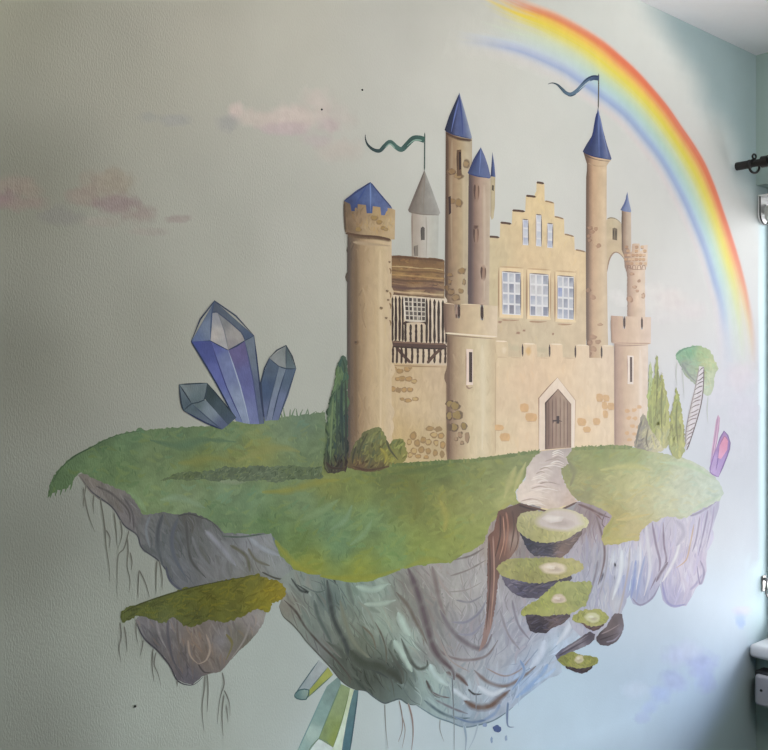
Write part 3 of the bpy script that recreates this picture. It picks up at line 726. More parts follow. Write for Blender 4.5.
for x in (548.6, 552.2, 555.8, 560, 563.8, 567.4): p.stroke([(x, 401 + abs(x - 558) * .6 - 6), (x + .1, 424), (x, 447.4)], 1.1, (96, 70, 60), base=dc, taper=(.05, .05))
p.stroke([(545.4, 448), (545.4, 403), (557.9, 389.2)], 1.6, (74, 50, 44), n=1, taper=(.02, .05)); p.stroke([(557.9, 389.2), (570.6, 404.4)], 1, (120, 92, 80))
door = B(p, 'door', 'p_wood', front)
p = Paint(29); p.fill([(556.4, 416), (559.2, 416), (559.2, 423.6), (556.4, 423.6)], (58, 40, 38)); p.stroke([(552.6, 421), (557, 420.6), (562, 421.4)], 1.6, (60, 42, 40)); p.stroke([(553, 419.6), (553, 423.4)], 1.2, (66, 46, 42))
o = B(p, 'door_handle', 'p_wood', front); o['label'] = 'dark iron door latch'

# --- gate tower (front, left of the door)
c = across(446.6, 495.4, [(0, (112, 88, 68)), (.07, (128, 102, 80)), (.2, (168, 144, 114)), (.45, (202, 182, 148)), (.75, (212, 196, 164)), (1, (204, 182, 148))])
gp = [(446.8, 334), (495.4, 337), (494.4, 456), (470, 459.6), (446.8, 459.6)]
p = Paint(30); p.fill(gp, c, sp=3, mott=.05); p.dabs(gp, 70, 16, 4, 90, [(8, 8, 6), (-12, -12, -12)], c, 8, .4)
p.stroke([(448.4, 336), (448.4, 400), (448.2, 458)], 3.4, (108, 84, 66), base=c, taper=(.02, .02)); p.stroke([(482, 345), (483, 400), (482, 450)], 7, (216, 202, 172), base=c)
gs = [(450, 404, 4, 3.4), (455, 406, 4.4, 4.4), (449.4, 416, 3, 4.4), (457, 415.4, 5.4, 4.6), (454, 427.4, 4, 4.4), (463.8, 426, 3, 4), (460, 435, 2.4, 3.4), (467, 437.4, 2.4, 5.6), (449.4, 427, 2.2, 4), (462, 443, 2, 2), (456, 439, 2, 2)]
for (x, y, rx, ry) in gs:
    p.blob(x, y, rx * 1.2, ry * 1.15, mixc(c(x, y), (74, 58, 40), .6), n=12, base=c, soft=.85); p.blob(x - .2, y - .2, rx * .82, ry * .82, (146, 122, 74) if y < 430 else (156, 128, 100), n=12)
gate = B(p, 'gate_tower', 'p_stone', castle)
c2 = across(443.4, 497.4, [(0, (112, 88, 72)), (.1, (140, 114, 94)), (.3, (186, 162, 130)), (.6, (206, 184, 150)), (1, (216, 196, 170))])
p = Paint(33); p.fill([(443.4, 303), (454.4, 304.4), (455, 318), (459.8, 318.4), (459.8, 304.2), (480, 304.6), (480.4, 320), (483.2, 320.4), (483.4, 305), (497.4, 306), (497, 336.8), (470, 335), (444.6, 332.8)], c2, sp=2.6, mott=.05)
p.fill([(455, 304.6), (457.4, 304.4), (457.4, 318.2), (455, 318)], (150, 124, 108)); p.stroke([(458.6, 304.2), (458.8, 318.6)], 2.6, (70, 48, 42), taper=(.05, .1), edge=.7); p.stroke([(456, 314), (456, 318.6)], 1.4, (90, 66, 56))
p.stroke([(481.8, 304.4), (482, 320.4)], 2.8, (64, 44, 40), taper=(.05, .1), edge=.7)
p.stroke([(444.4, 304), (445, 318), (445.6, 332)], 2.6, (108, 84, 70), base=c2, taper=(.05, .05)); p.stroke([(444.8, 333), (470, 335), (497, 337)], 1.6, (232, 216, 190), taper=(.05, .05)); p.stroke([(446, 335), (470, 337), (495.6, 339)], 1.8, (132, 108, 86), base=c)
p.stroke([(443.8, 303), (454, 304.2)], 1.0, (222, 200, 170)); p.stroke([(460, 304.2), (480, 304.6)], 1.0, (224, 204, 172))
B(p, 'battlement', 'p_stone', gate)
p = Paint(33); p.fill([(466, 349), (472.6, 349.4), (472.8, 385), (466, 385)], (226, 206, 190), sp=2.4); p.fill([(468.8, 352), (472, 352.2), (472, 382.4), (468.8, 382)], (58, 38, 34), sp=2.4)
p.stroke([(465.8, 349), (465.8, 386)], 1, (150, 118, 100)); p.stroke([(466, 385.6), (468.6, 388.4), (472.6, 387)], 2.6, (150, 122, 104), base=c); B(p, 'arrow_slit', 'p_stone', gate)

# --- small round tower at the right end
c = across(614, 648, [(0, (168, 138, 122)), (.1, (184, 152, 132)), (.35, (214, 184, 156)), (.65, (228, 202, 176)), (1, (232, 212, 196))])
p = Paint(30); p.fill([(614, 341), (648, 341.6), (647, 446), (632, 446.6), (614.2, 446)], c, sp=3, mott=.05)
p.stroke([(615, 344), (615, 400), (615.2, 444)], 2.2, (160, 130, 116), base=c, taper=(.02, .02)); p.stroke([(615, 345.4), (630, 345.6), (647, 345)], 2.4, (176, 146, 128), base=c); p.stroke([(640, 350), (640.6, 400), (640, 440)], 5, (238, 218, 200), base=c)
for (x, y, w_, h_) in ((627, 411, 5.4, 4), (634, 410, 5, 4), (639, 407, 4.6, 4), (628.6, 418, 5, 4), (635, 418.4, 5, 4), (632, 426, 5.4, 4), (627, 433, 4.4, 4), (634, 434, 5, 4), (629, 440, 5, 3.4), (637.6, 427, 4, 3.4)):
    p.blob(x, y, w_ * .58, h_ * .58, mixc(c(x, y), (218, 166, 112), .6), n=8, irr=.25, base=c, soft=.8)
endt = B(p, 'end_tower', 'p_stone', castle)
c2 = across(610.6, 651, [(0, (180, 148, 126)), (.2, (206, 174, 148)), (.6, (222, 194, 168)), (1, (232, 206, 188))])
p = Paint(33); p.fill([(610.8, 315.6), (622.8, 316.4), (623, 328.6), (625.2, 328.6), (625.4, 316.4), (640.6, 316.8), (640.8, 329.6), (642.6, 329.6), (642.8, 317), (650.8, 317.2), (650.6, 343.2), (630, 343), (611, 342)], c2, sp=2.6, mott=.05)
p.stroke([(624.2, 316.2), (624.3, 328.8)], 1.9, (78, 54, 48), taper=(.05, .1), edge=.7); p.stroke([(641.7, 317), (641.8, 329.6)], 1.9, (82, 58, 52), taper=(.05, .1), edge=.7); p.stroke([(611, 342.4), (630, 343.4), (650.6, 343.6)], 1.6, (196, 164, 142), taper=(.05, .05)); p.stroke([(611.6, 317), (611.6, 330), (611.8, 341)], 2, (172, 140, 120), base=c2)
B(p, 'battlement', 'p_stone', endt)
p = Paint(33); p.fill([(627, 355.4), (633.4, 355.8), (633.2, 384.4), (627.2, 384)], (240, 222, 206), sp=2.4); p.fill([(629.6, 357), (632, 357), (632, 382), (629.8, 382)], (88, 62, 58), sp=2.2); p.stroke([(627, 355), (627.2, 384.4)], .9, (176, 142, 124)); B(p, 'arrow_slit', 'p_stone', endt)

# --- half-timbered wing between the corner tower and the gate tower
c = field([(395, 370, 190, 164, 124), (420, 400, 198, 174, 138), (440, 380, 196, 172, 140), (400, 440, 190, 164, 118), (440, 440, 186, 164, 124), (443, 410, 196, 174, 142)], 10)
wp = [(390.6, 362), (447.2, 364), (447.4, 461), (420, 463.4), (390.6, 465)]
p = Paint(18); p.fill(wp, c, sp=3, mott=.06); p.dabs(wp, 70, 14, 4, 90, [(8, 8, 6), (-14, -14, -14)], c, 14, .4)
ws = [(393.6, 369, 3, 2), (399.6, 371, 3.4, 2.4), (407, 369, 3.6, 2.6), (410, 367, 2, 2), (402, 378.6, 3.6, 2.4), (408.6, 379, 3.4, 2.4), (414, 381.4, 3, 2), (397.6, 379, 2.4, 2), (393, 389, 2.6, 2.4), (398.4, 390, 2.8, 2.4), (404, 390, 2.8, 2.4), (410, 389.6, 3, 2.4), (415, 399, 3, 2), (408, 400.6, 3.6, 2), (402, 399, 2.4, 1.6),
      (413, 436, 3, 3.6), (417, 443, 3, 3.2), (423, 440, 3, 3), (430, 428.6, 4, 2.4), (438, 429.4, 4, 2.4), (434, 435, 3.6, 2.6), (441, 436, 3, 2.8), (428, 442, 3.2, 3), (436, 443, 2.4, 3), (442.6, 445, 2.6, 3.4), (414, 451, 3, 3), (421, 450, 3, 3.2), (428, 451, 2.6, 3), (435, 453, 2.4, 3.2), (442, 454.4, 2.2, 3.6), (418, 456.4, 3, 2), (426, 457, 2.6, 2), (409, 442, 2.4, 3), (410, 455, 2.4, 2.6)]
for (x, y, rx, ry) in ws:
    p.blob(x, y, rx * 1.2, ry * 1.25, mixc(c(x, y), (104, 74, 40), .5), n=10, base=c, soft=.85); p.blob(x, y - .1, rx * .8, ry * .75, mixc(c(x, y), rng.choice([(168, 128, 72), (180, 150, 96), (150, 116, 66)]), .7), n=10)
p.stroke([(446.4, 366), (446.4, 410), (446.2, 458)], 1.8, (140, 112, 86), base=c, taper=(.02, .02)); p.stroke([(392, 365.4), (420, 366.4), (446, 367)], 2.2, (150, 122, 90), base=c)
wing = B(p, 'timbered_wing', 'p_stone', castle)
c2 = field([(395, 310, 206, 188, 160), (420, 330, 198, 178, 152), (440, 310, 218, 202, 180), (440, 335, 212, 194, 172), (400, 355, 196, 176, 148), (435, 356, 206, 186, 160)], 10)
p = Paint(20); p.fill([(390.8, 292), (444.4, 296), (447, 300), (447, 365.4), (390.8, 363)], c2, sp=3, mott=.07)
up = [(392.2, 296, 342), (395.6, 296, 342), (399.4, 296, 342), (402.6, 296.6, 342), (405.4, 322, 342), (410.6, 324, 343), (416, 324, 343), (421.4, 324, 343), (426.4, 298.4, 344), (430, 298.4, 344), (434.4, 299, 344), (438.6, 300, 344), (442.8, 300, 344), (446, 302, 344)]
for i, (x, y0, y1) in enumerate(up): p.stroke([(x, y0), (x + .2 * math.sin(i), (y0 + y1) / 2), (x, y1)], 2.3, (50, 31, 22), taper=(.02, .02), edge=.7, wob=.5)
for x in (392.6, 396.6, 401.2, 405.6, 411.8, 417.4, 423, 428.6, 434.2, 440, 445): p.stroke([(x, 346), (x + .3, 354), (x, 363.6)], 2.2, (58, 37, 26), taper=(.02, .1), edge=.7, wob=.5)
p.stroke([(396, 347), (402, 354), (410.6, 363)], 3, (80, 54, 42), taper=(.05, .1)); p.stroke([(442, 348), (434, 355), (427, 363.4)], 3, (86, 60, 46), taper=(.05, .1))
p.stroke([(403.6, 324.6), (406.4, 322), (415, 321), (424, 322), (426.6, 325)], 2.4, (62, 40, 30), taper=(.05, .05), edge=.7)
p.stroke([(390.6, 343.6), (415, 345.4), (447, 346.4)], 6.4, (78, 54, 44), taper=(.02, .02), edge=.8, wob=.3); p.stroke([(391, 341.8), (418, 343.2), (446.6, 344.2)], 1.5, (122, 92, 76), taper=(.05, .05)); p.stroke([(391.4, 346.6), (418, 348.2), (446, 349)], 1.3, (48, 30, 24), taper=(.05, .05))
fr = B(p, 'timber_frame', 'p_wood', wing)
p = Paint(23); q0 = [(403.8, 297), (425.4, 298.4), (425.4, 321), (405.4, 320)]; p.fill(q0, (196, 186, 170), sp=3)
for i in range(5):
    for j in range(5):
        u0, u1, v0, v1 = (i + .15) / 5, (i + .86) / 5, (j + .1) / 5, (j + .86) / 5
        P = lambda u, v: (403.8 + 1.6 * v + (21.6 - 1.6 * v) * u, 297 + 1.4 * u + v * (23 - .4 * u))
        if i != 2 or j % 2: p.fill([P(u0, v0), P(u1, v0), P(u1, v1), P(u0, v1)], rng.choice([(62, 50, 46), (78, 66, 60), (54, 42, 40), (96, 86, 80)]), sp=2.4, mott=.1)
        else: p.fill([P(u0, v0), P(u1, v0), P(u1, v1), P(u0, v1)], (110, 100, 94), sp=2.4)
p.stroke([(403.6, 297), (405.2, 320.6)], 1.6, (222, 212, 196), taper=(.05, .05)); p.stroke([(405, 320.8), (425.6, 321.6)], 1.4, (214, 202, 184), taper=(.05, .05)); p.stroke([(412, 297.6), (412.8, 320.6)], 1.2, (216, 206, 190), taper=(.05, .05)); p.stroke([(418.6, 298), (419, 321)], 1.2, (216, 206, 190), taper=(.05, .05))
B(p, 'window', 'p_wood', wing)
c3 = field([(400, 258, 108, 78, 48), (430, 262, 112, 82, 52), (400, 270, 150, 118, 72), (430, 272, 142, 110, 66), (415, 278, 128, 92, 56), (400, 286, 104, 76, 58), (430, 288, 112, 84, 66), (415, 293, 168, 142, 106), (440, 296, 150, 126, 96)], 4)
rp = [(390.4, 255.6), (418, 257.4), (444.4, 260.4), (444.4, 298.6), (420, 297), (390.6, 294.4)]
p = Paint(20); p.fill(rp, c3, sp=2.2, rough=.6, mott=.14, ms=.2, stretch=2.5)
for y, k, wd in ((258, (86, 58, 34), 3), (264, (124, 92, 56), 2.6), (267.4, (190, 164, 118), 1.2), (271, (104, 76, 44), 2.4), (275.6, (170, 136, 84), 2), (280, (90, 64, 42), 2.4), (284, (140, 108, 78), 1.6), (287.4, (92, 66, 58), 3.4), (292, (196, 170, 132), 2.2), (295, (94, 70, 50), 1.6)):
    p.stroke([(391, y - 1), (405, y + rng.uniform(-1, 1)), (420, y + 1), (432, y + 1.6 + rng.uniform(-1, 1)), (444, y + 3)], wd, k, base=c3, taper=(.04, .04), wob=.6)
p.dabs(rp, 60, 6, 2, 4, [(30, 22, 10), (-36, -30, -22)], c3, 30, .8)
o = B(p, 'roof', 'p_wood', wing); o['label'] = 'brown thatched roof'

# --- big corner tower (front left)
c = across(347, 391.4, [(0, (82, 72, 62)), (.06, (92, 78, 64)), (.16, (112, 92, 72)), (.3, (146, 122, 92)), (.5, (180, 156, 122)), (.75, (192, 170, 134)), (1, (200, 178, 146))])
tp = [(347.4, 232), (391.4, 238), (391.4, 466), (368, 471), (347.6, 468)]
p = Paint(30); p.fill(tp, c, sp=3, mott=.05); p.dabs(tp, 150, 20, 3.6, 90, [(8, 7, 4), (-14, -13, -12), (6, 2, -4)], c, 6, .45)
p.stroke([(348.8, 236), (348.8, 340), (348.8, 466)], 3.2, (78, 66, 60), base=c, taper=(.01, .01)); p.stroke([(356, 250), (355, 350), (356, 440)], 5, (112, 90, 66), base=c, taper=(.1, .2)); p.stroke([(380, 250), (381, 350), (380, 440)], 6, (202, 180, 146), base=c)
p.stroke([(347.6, 235.6), (362, 237.6), (378, 238.6), (391, 241)], 3.6, (96, 74, 52), base=c, taper=(.04, .04)); p.stroke([(353, 242), (370, 244), (390, 246)], 5, (166, 146, 118), base=c)
for x, y, r_ in ((356, 342.6, 3.2), (381, 308, 2), (387, 291, 1.8), (388, 300, 1.5), (389.4, 262, 1.4), (386, 318, 1.6)): p.blob(x, y, r_, r_ * .85, (104, 78, 50), base=c); p.blob(x - .5, y - .3, r_ * .5, r_ * .5, (74, 54, 38), base=c)
for y in (268, 292, 303, 320): p.stroke([(389.4, y), (390.6, y + 3), (390, y + 6)], 1.4, (130, 100, 68))
cor = B(p, 'corner_tower', 'p_stone', castle)
c2 = field([(345, 210, 102, 84, 64), (348, 228, 112, 92, 70), (357, 220, 134, 110, 84), (368, 225, 170, 148, 114), (380, 215, 172, 146, 104), (390, 225, 186, 164, 128), (378, 230, 176, 150, 112)], 5)
p = Paint(35); p.fill([(343.6, 201), (350, 204), (351.2, 211.2), (357, 211), (357.6, 204.2), (365.6, 205), (366.4, 213.2), (372, 213.4), (372.6, 206.2), (380, 207.2), (381, 215.2), (387, 215.4), (387.4, 208), (391.6, 208.6), (395, 210), (394.4, 239.6), (390.4, 239.4), (378, 236.4), (360, 235), (344.8, 232)], c2, sp=2.4, mott=.08, ms=.2)
p.dabs([(344, 204), (394, 212), (394, 238), (345, 231)], 40, 7, 2.6, 80, [(-22, -20, -18), (12, 10, 4), (6, -2, -18)], c2, 40, .7)
p.stroke([(345, 233), (360, 235.6), (378, 237), (390.6, 240)], 2.2, (84, 60, 40), taper=(.04, .04)); p.stroke([(344.2, 203), (344.6, 218), (345.4, 231)], 1.8, (82, 66, 52), taper=(.05, .05))
stones(p, [(358, 229.6, 3, 2.4), (374, 218, 4, 2.6), (379, 222, 3, 2.2), (383, 228, 2.4, 2), (386, 229.6, 2, 1.6)], (146, 118, 66), c2, (110, 86, 54))
B(p, 'battlement', 'p_stone', cor)
c4 = field([(a, b, *(v * .76 + sum(q) / 3 * .2 for v in q)) for a, b, *q in ((350, 202, 44, 64, 116), (360, 194, 62, 86, 146), (369, 186, 66, 88, 146), (371, 200, 84, 108, 166), (366, 208, 60, 82, 144), (380, 200, 74, 94, 154), (388, 206, 86, 104, 158), (354, 208, 42, 60, 116))], 4)
p = Paint(33); p.fill([(370.2, 182), (380, 194), (392, 208.4), (391, 216), (366, 216), (350, 214), (343.8, 200.6), (356, 190.6)], c4, sp=2.2, mott=.1, ms=.25)
p.stroke([(370, 183), (370.4, 198), (370, 212)], 2, (110, 132, 184), base=c4); p.stroke([(370.2, 182.6), (358, 190.8), (344.4, 200.6)], 1.5, (38, 50, 90), taper=(.05, .05)); p.stroke([(370.4, 182.6), (380, 194.4), (391.6, 208)], 1.3, (48, 62, 106), taper=(.05, .05)); p.stroke([(366, 187), (360, 197), (354, 207)], 2, (46, 68, 128), base=c4)
B(p, 'roof', 'p_roof', cor)
# ------------------------------------------------------------------ painted floating island
def ext(pts, d=0): return pts
IO = wall_pt(470, 728)
island = tag(empty('floating_island', IO), 'large painted floating island with green lawn on top and grey rock hanging below', 'painted island')
def I(p, name, mat, parent=None): return p.build(name, M[mat], parent or island, IO)

# --- rock, left wing
cl = field([(90, 482, 112, 106, 100), (110, 498, 104, 100, 96), (128, 520, 108, 104, 104), (150, 530, 96, 98, 98), (170, 540, 84, 88, 90), (165, 560, 92, 96, 98), (180, 575, 98, 100, 104), (200, 545, 88, 90, 88), (215, 570, 104, 104, 104),
   (230, 550, 118, 120, 122), (250, 545, 124, 126, 130), (255, 570, 108, 108, 102), (275, 560, 128, 132, 132), (290, 575, 122, 128, 126), (190, 525, 84, 84, 82), (220, 538, 96, 98, 98)], 12)
lp = [(78, 475), (84, 484), (88.7, 491), (98, 499), (110, 505), (118, 515), (124, 524), (131, 530), (137, 534), (139, 541), (143, 548), (151, 555), (158, 559), (163, 562), (166, 569), (170, 577), (176, 585), (185, 591), (196, 590), (226, 582), (258, 577), (284, 582), (300, 590), (320, 600), (320, 560), (280, 530), (225, 520), (190, 505), (140, 500), (110, 480), (90, 470)]
p = Paint(2); p.fill(lp, cl, sp=3, mott=.1, ms=.08)
p.dabs(lp, 120, 20, 6, 62, [(12, 12, 14), (-14, -14, -14), (-8, -10, -14), (12, 12, 12)], cl, 22, .6)
p.dabs(lp, 110, 18, 1.5, 62, [(-22, -22, -22), (16, 16, 18)], cl, 20, .7)
for q, w_, k in (([(80, 476), (92, 492), (112, 507), (124, 525), (137, 535), (142, 548), (158, 560), (166, 570), (176, 586), (186, 591)], 1.8, (58, 60, 66)), ([(166, 566), (170, 580), (182, 590), (196, 589)], 3, (66, 70, 82)),
    ([(163, 514), (158, 530), (158, 548), (163, 566)], 5, (72, 76, 80)), ([(178, 518), (172, 536), (174, 556), (186, 578)], 5, (82, 86, 94)), ([(186, 520), (188, 545), (192, 562), (206, 578)], 4, (70, 72, 70)),
    ([(200, 516), (212, 522), (222, 533)], 2.4, (70, 72, 70)), ([(178, 516), (190, 514), (204, 519)], 2, (64, 66, 64)), ([(222, 536), (240, 537), (262, 534), (270, 533)], 2.4, (70, 82, 74)), ([(272, 534), (278, 548), (288, 560), (302, 572)], 3, (92, 104, 104)),
    ([(96, 486), (112, 494), (128, 510), (130, 524)], 3, (78, 74, 74)), ([(124, 498), (132, 512), (134, 530)], 3, (82, 78, 80)), ([(230, 545), (246, 556), (250, 572)], 5, (90, 88, 74)), ([(248, 548), (256, 560), (270, 566)], 4, (96, 94, 82)),
    ([(262, 572), (275, 578), (288, 580)], 2.4, (62, 62, 52)), ([(150, 516), (146, 530), (150, 548)], 4, (110, 114, 118)), ([(205, 530), (222, 548), (236, 566)], 7, (128, 130, 136)), ([(250, 538), (262, 548), (280, 556)], 6, (138, 142, 150)), ([(192, 536), (200, 556), (214, 572)], 4, (106, 108, 110))):
    p.stroke(q, w_, k, base=cl, taper=(.12, .25))
I(p, 'rock_wing', 'p_rock')

# --- rock, centre
cc = field([(290, 605, 120, 116, 106), (300, 585, 126, 136, 130), (310, 620, 118, 128, 120), (320, 650, 112, 116, 114), (330, 600, 84, 98, 96), (345, 625, 112, 120, 108), (345, 660, 62, 68, 60), (360, 645, 96, 102, 88), (355, 590, 122, 140, 128), (380, 590, 142, 158, 146), (385, 625, 150, 166, 152), (370, 675, 58, 64, 56),
   (395, 670, 56, 62, 54), (400, 690, 96, 110, 106), (410, 640, 158, 178, 168), (400, 610, 126, 128, 118), (410, 585, 122, 118, 112), (430, 575, 150, 144, 140), (425, 620, 118, 112, 110), (435, 650, 134, 130, 128), (430, 680, 150, 172, 166), (440, 705, 150, 170, 172), (460, 660, 160, 158, 162), (455, 600, 160, 156, 152),
   (480, 580, 172, 168, 166), (470, 630, 146, 144, 152), (480, 690, 176, 188, 198), (470, 715, 140, 156, 172), (500, 700, 160, 170, 188), (500, 660, 166, 168, 176), (510, 600, 160, 156, 162), (520, 640, 160, 160, 172), (540, 660, 172, 186, 206), (540, 620, 176, 180, 196), (560, 650, 184, 202, 222), (520, 680, 156, 180, 210), (560, 600, 170, 168, 182), (500, 545, 150, 134, 124), (540, 560, 130, 120, 124), (580, 600, 190, 196, 206)], 12)
cp = [(272, 588), (282, 597), (279, 606), (283, 616), (292, 624), (300, 633), (307, 642), (322, 658), (332, 669), (340, 679), (348, 686), (356, 690), (366, 691), (374, 697), (384, 703), (392, 701), (400, 699), (408, 704), (416, 705), (424, 710), (436, 717), (450, 722), (464, 727), (478, 725), (492, 721), (504, 714), (513, 707), (524, 697), (532, 691), (541, 684), (549, 678), (557, 676), (562, 672), (560, 660), (566, 650), (575, 640), (590, 620), (598, 590), (604, 560), (606, 520), (590, 500), (560, 505), (520, 500), (484, 510), (470, 540), (440, 550), (400, 558), (340, 565), (300, 565), (285, 575)]
p = Paint(4); p.fill(cp, cc, sp=3, mott=.08, ms=.08)
def flow(x, y): return 62 if x < 390 else (58 if x < 440 else (100 + (x - 480) * .5 if y > 600 else 85))
p.dabs(cp, 300, 26, 6, flow, [(14, 14, 14), (-18, -18, -18), (-20, -18, -16), (14, 16, 14), (6, -4, -6)], cc, 18, .6, .25)
p.dabs(cp, 420, 24, 1.5, flow, [(-34, -34, -32), (24, 24, 24), (-26, -30, -28), (-12, -20, -20)], cc, 16, .8, .3)
dk = (58, 64, 62); pu = (92, 80, 84); gr = (74, 80, 72)
S = [([(284, 600), (296, 612), (306, 628), (322, 646), (338, 662), (352, 680)], 2.4, (66, 60, 54)), ([(291, 578), (300, 590), (308, 592), (296, 584)], 2.6, dk), ([(302, 585), (316, 592), (326, 590)], 1.6, (84, 94, 90)), ([(327, 580), (330, 600), (334, 620), (344, 640), (352, 656), (372, 668), (388, 678)], 6, dk),
     ([(326, 578), (332, 577), (336, 584)], 2, (52, 58, 58)), ([(314, 600), (318, 616), (326, 632), (332, 644)], 4, (78, 88, 84)), ([(347, 580), (350, 594), (354, 606)], 5, (96, 106, 98)), ([(340, 600), (346, 624), (356, 645), (374, 662)], 4, (112, 116, 100)), ([(350, 650), (362, 662), (380, 666), (392, 676)], 9, (60, 66, 56)), ([(386, 670), (396, 676), (402, 684)], 8, (58, 62, 54)),
     ([(362, 626), (372, 636), (376, 650)], 2, (98, 92, 78)), ([(375, 622), (382, 636), (386, 650), (386, 664)], 2, (88, 84, 74)), ([(388, 648), (396, 662), (402, 672), (404, 684)], 2.6, (76, 80, 72)), ([(401, 638), (407, 652), (413, 664), (420, 669), (427, 666), (427, 660)], 3.2, (74, 80, 74)), ([(416, 616), (422, 632), (424, 646)], 2.2, (116, 108, 100)),
     ([(396, 592), (408, 606), (416, 622), (424, 636), (432, 652)], 4, (104, 96, 88)), ([(407, 566), (414, 582), (420, 600), (426, 622), (432, 644), (440, 658), (452, 670), (454, 680)], 7, pu), ([(432, 566), (436, 584), (440, 602), (446, 618)], 5, (122, 110, 108)), ([(440, 610), (450, 628), (462, 640), (476, 648), (486, 646), (492, 634)], 5, (112, 104, 110)), ([(430, 640), (444, 654), (464, 660), (486, 656), (498, 640)], 3, (120, 108, 108)),
     ([(446, 672), (458, 676), (468, 686)], 5, (96, 80, 76)), ([(426, 680), (432, 692), (440, 698)], 3, (74, 68, 66)), ([(432, 692), (440, 696), (450, 698)], 2, (96, 84, 84)), ([(424, 700), (440, 712), (456, 718), (470, 718)], 3, (86, 104, 112)), ([(436, 700), (452, 708), (468, 714)], 2.4, (110, 108, 116)), ([(474, 670), (488, 682), (506, 686), (524, 676), (536, 666)], 4, (122, 110, 108)),
     ([(464, 700), (476, 707), (490, 706), (500, 698), (510, 690)], 7, (104, 84, 74)), ([(468, 689), (474, 694), (482, 694)], 2, (54, 50, 50)), ([(486, 668), (504, 676), (520, 670), (530, 658)], 2, (150, 132, 128)), ([(520, 660), (524, 672), (512, 690)], 3, (120, 146, 186)), ([(548, 664), (540, 676), (528, 688), (516, 698)], 6, (138, 166, 206)), ([(500, 704), (494, 714), (480, 722)], 4, (126, 146, 178)), ([(556, 668), (546, 676), (534, 684)], 4, (170, 194, 222)),
     ([(452, 560), (470, 556), (484, 548)], 2, (108, 98, 94)), ([(450, 576), (468, 570), (486, 560)], 1.6, (128, 118, 114)), ([(456, 600), (470, 602), (482, 596)], 2, (126, 124, 132)), ([(448, 592), (466, 590), (482, 582)], 1.4, (140, 132, 130)), ([(452, 622), (466, 622), (480, 612), (486, 600)], 3, (128, 128, 142)), ([(458, 634), (472, 634), (484, 622)], 3, (134, 134, 150)),
     ([(500, 610), (508, 634), (520, 650)], 3, (138, 134, 142)), ([(512, 600), (518, 624), (530, 640)], 3, (130, 126, 138)), ([(440, 640), (450, 660), (470, 672)], 2, (150, 136, 132)), ([(398, 612), (404, 626), (410, 636)], 8, (172, 190, 180)), ([(394, 640), (404, 656), (412, 672)], 8, (168, 186, 176)), ([(430, 664), (436, 676), (448, 686)], 7, (176, 194, 192)), ([(478, 686), (492, 694), (506, 688)], 6, (198, 206, 214)), ([(452, 688), (462, 696), (470, 700)], 5, (190, 200, 206)),
     ([(356, 586), (372, 590), (388, 584)], 6, (158, 176, 164)), ([(364, 604), (380, 604), (396, 600)], 5, (156, 170, 158)), ([(545, 640), (540, 655), (530, 668)], 7, (196, 206, 220)), ([(575, 600), (570, 625), (556, 645)], 6, (206, 212, 222)), ([(486, 726 - 6), (470, 722), (452, 716)], 2.4, (98, 118, 148))]
for q, w_, k in S: p.stroke(q, w_ * (1.35 if sum(k) < 390 else 1.1), k, base=cc, taper=(.15, .3), wob=.3)
for q, k in ((cp[2:12], (74, 74, 70)), (cp[11:19], (72, 82, 88)), (cp[18:27], (92, 112, 124))): p.stroke(q, 1.7, k, base=cc, taper=(.2, .2))
I(p, 'rock_core', 'p_rock')

# --- brown root column left of the steps
cb = field([(495, 520, 106, 70, 58), (500, 545, 120, 82, 66), (505, 520, 98, 64, 50), (490, 560, 104, 78, 70), (488, 600, 120, 94, 88), (484, 640, 146, 122, 116), (510, 510, 92, 68, 58), (520, 506, 84, 62, 54), (514, 540, 150, 128, 116)], 7)
bp = [(498, 511), (506, 508), (520, 503), (530, 506), (538, 510), (530, 514), (521, 516), (518, 524), (520, 536), (518, 548), (510, 558), (502, 566), (498, 580), (496, 600), (492, 624), (486, 644), (478, 653), (482, 640), (486, 616), (487, 590), (487, 564), (488, 536), (494, 530)]
p = Paint(12); p.fill(bp, cb, sp=2.4, mott=.12, ms=.15, stretch=.4, rough=.8)
for q, w_, k in (([(500, 514), (500, 536), (494, 560)], 2, (66, 44, 38)), ([(506, 512), (508, 530), (504, 556)], 2.4, (158, 112, 92)), ([(512, 510), (514, 528), (510, 552)], 2, (78, 56, 48)), ([(489, 540), (490, 580), (486, 630)], 2, (76, 56, 52)), ([(493, 536), (494, 580), (490, 626)], 2, (170, 134, 118)), ([(519, 505), (528, 508), (537, 510)], 3, (56, 38, 34)), ([(503, 516), (504, 540), (499, 560)], 1.4, (186, 140, 116)), ([(516, 520), (518, 540), (514, 552)], 1.6, (88, 66, 58))):
    p.stroke(q, w_, k, base=cb, taper=(.1, .3))
o = I(p, 'root_column', 'p_wood'); o['label'] = 'brown woody strands beside the stepping stones'

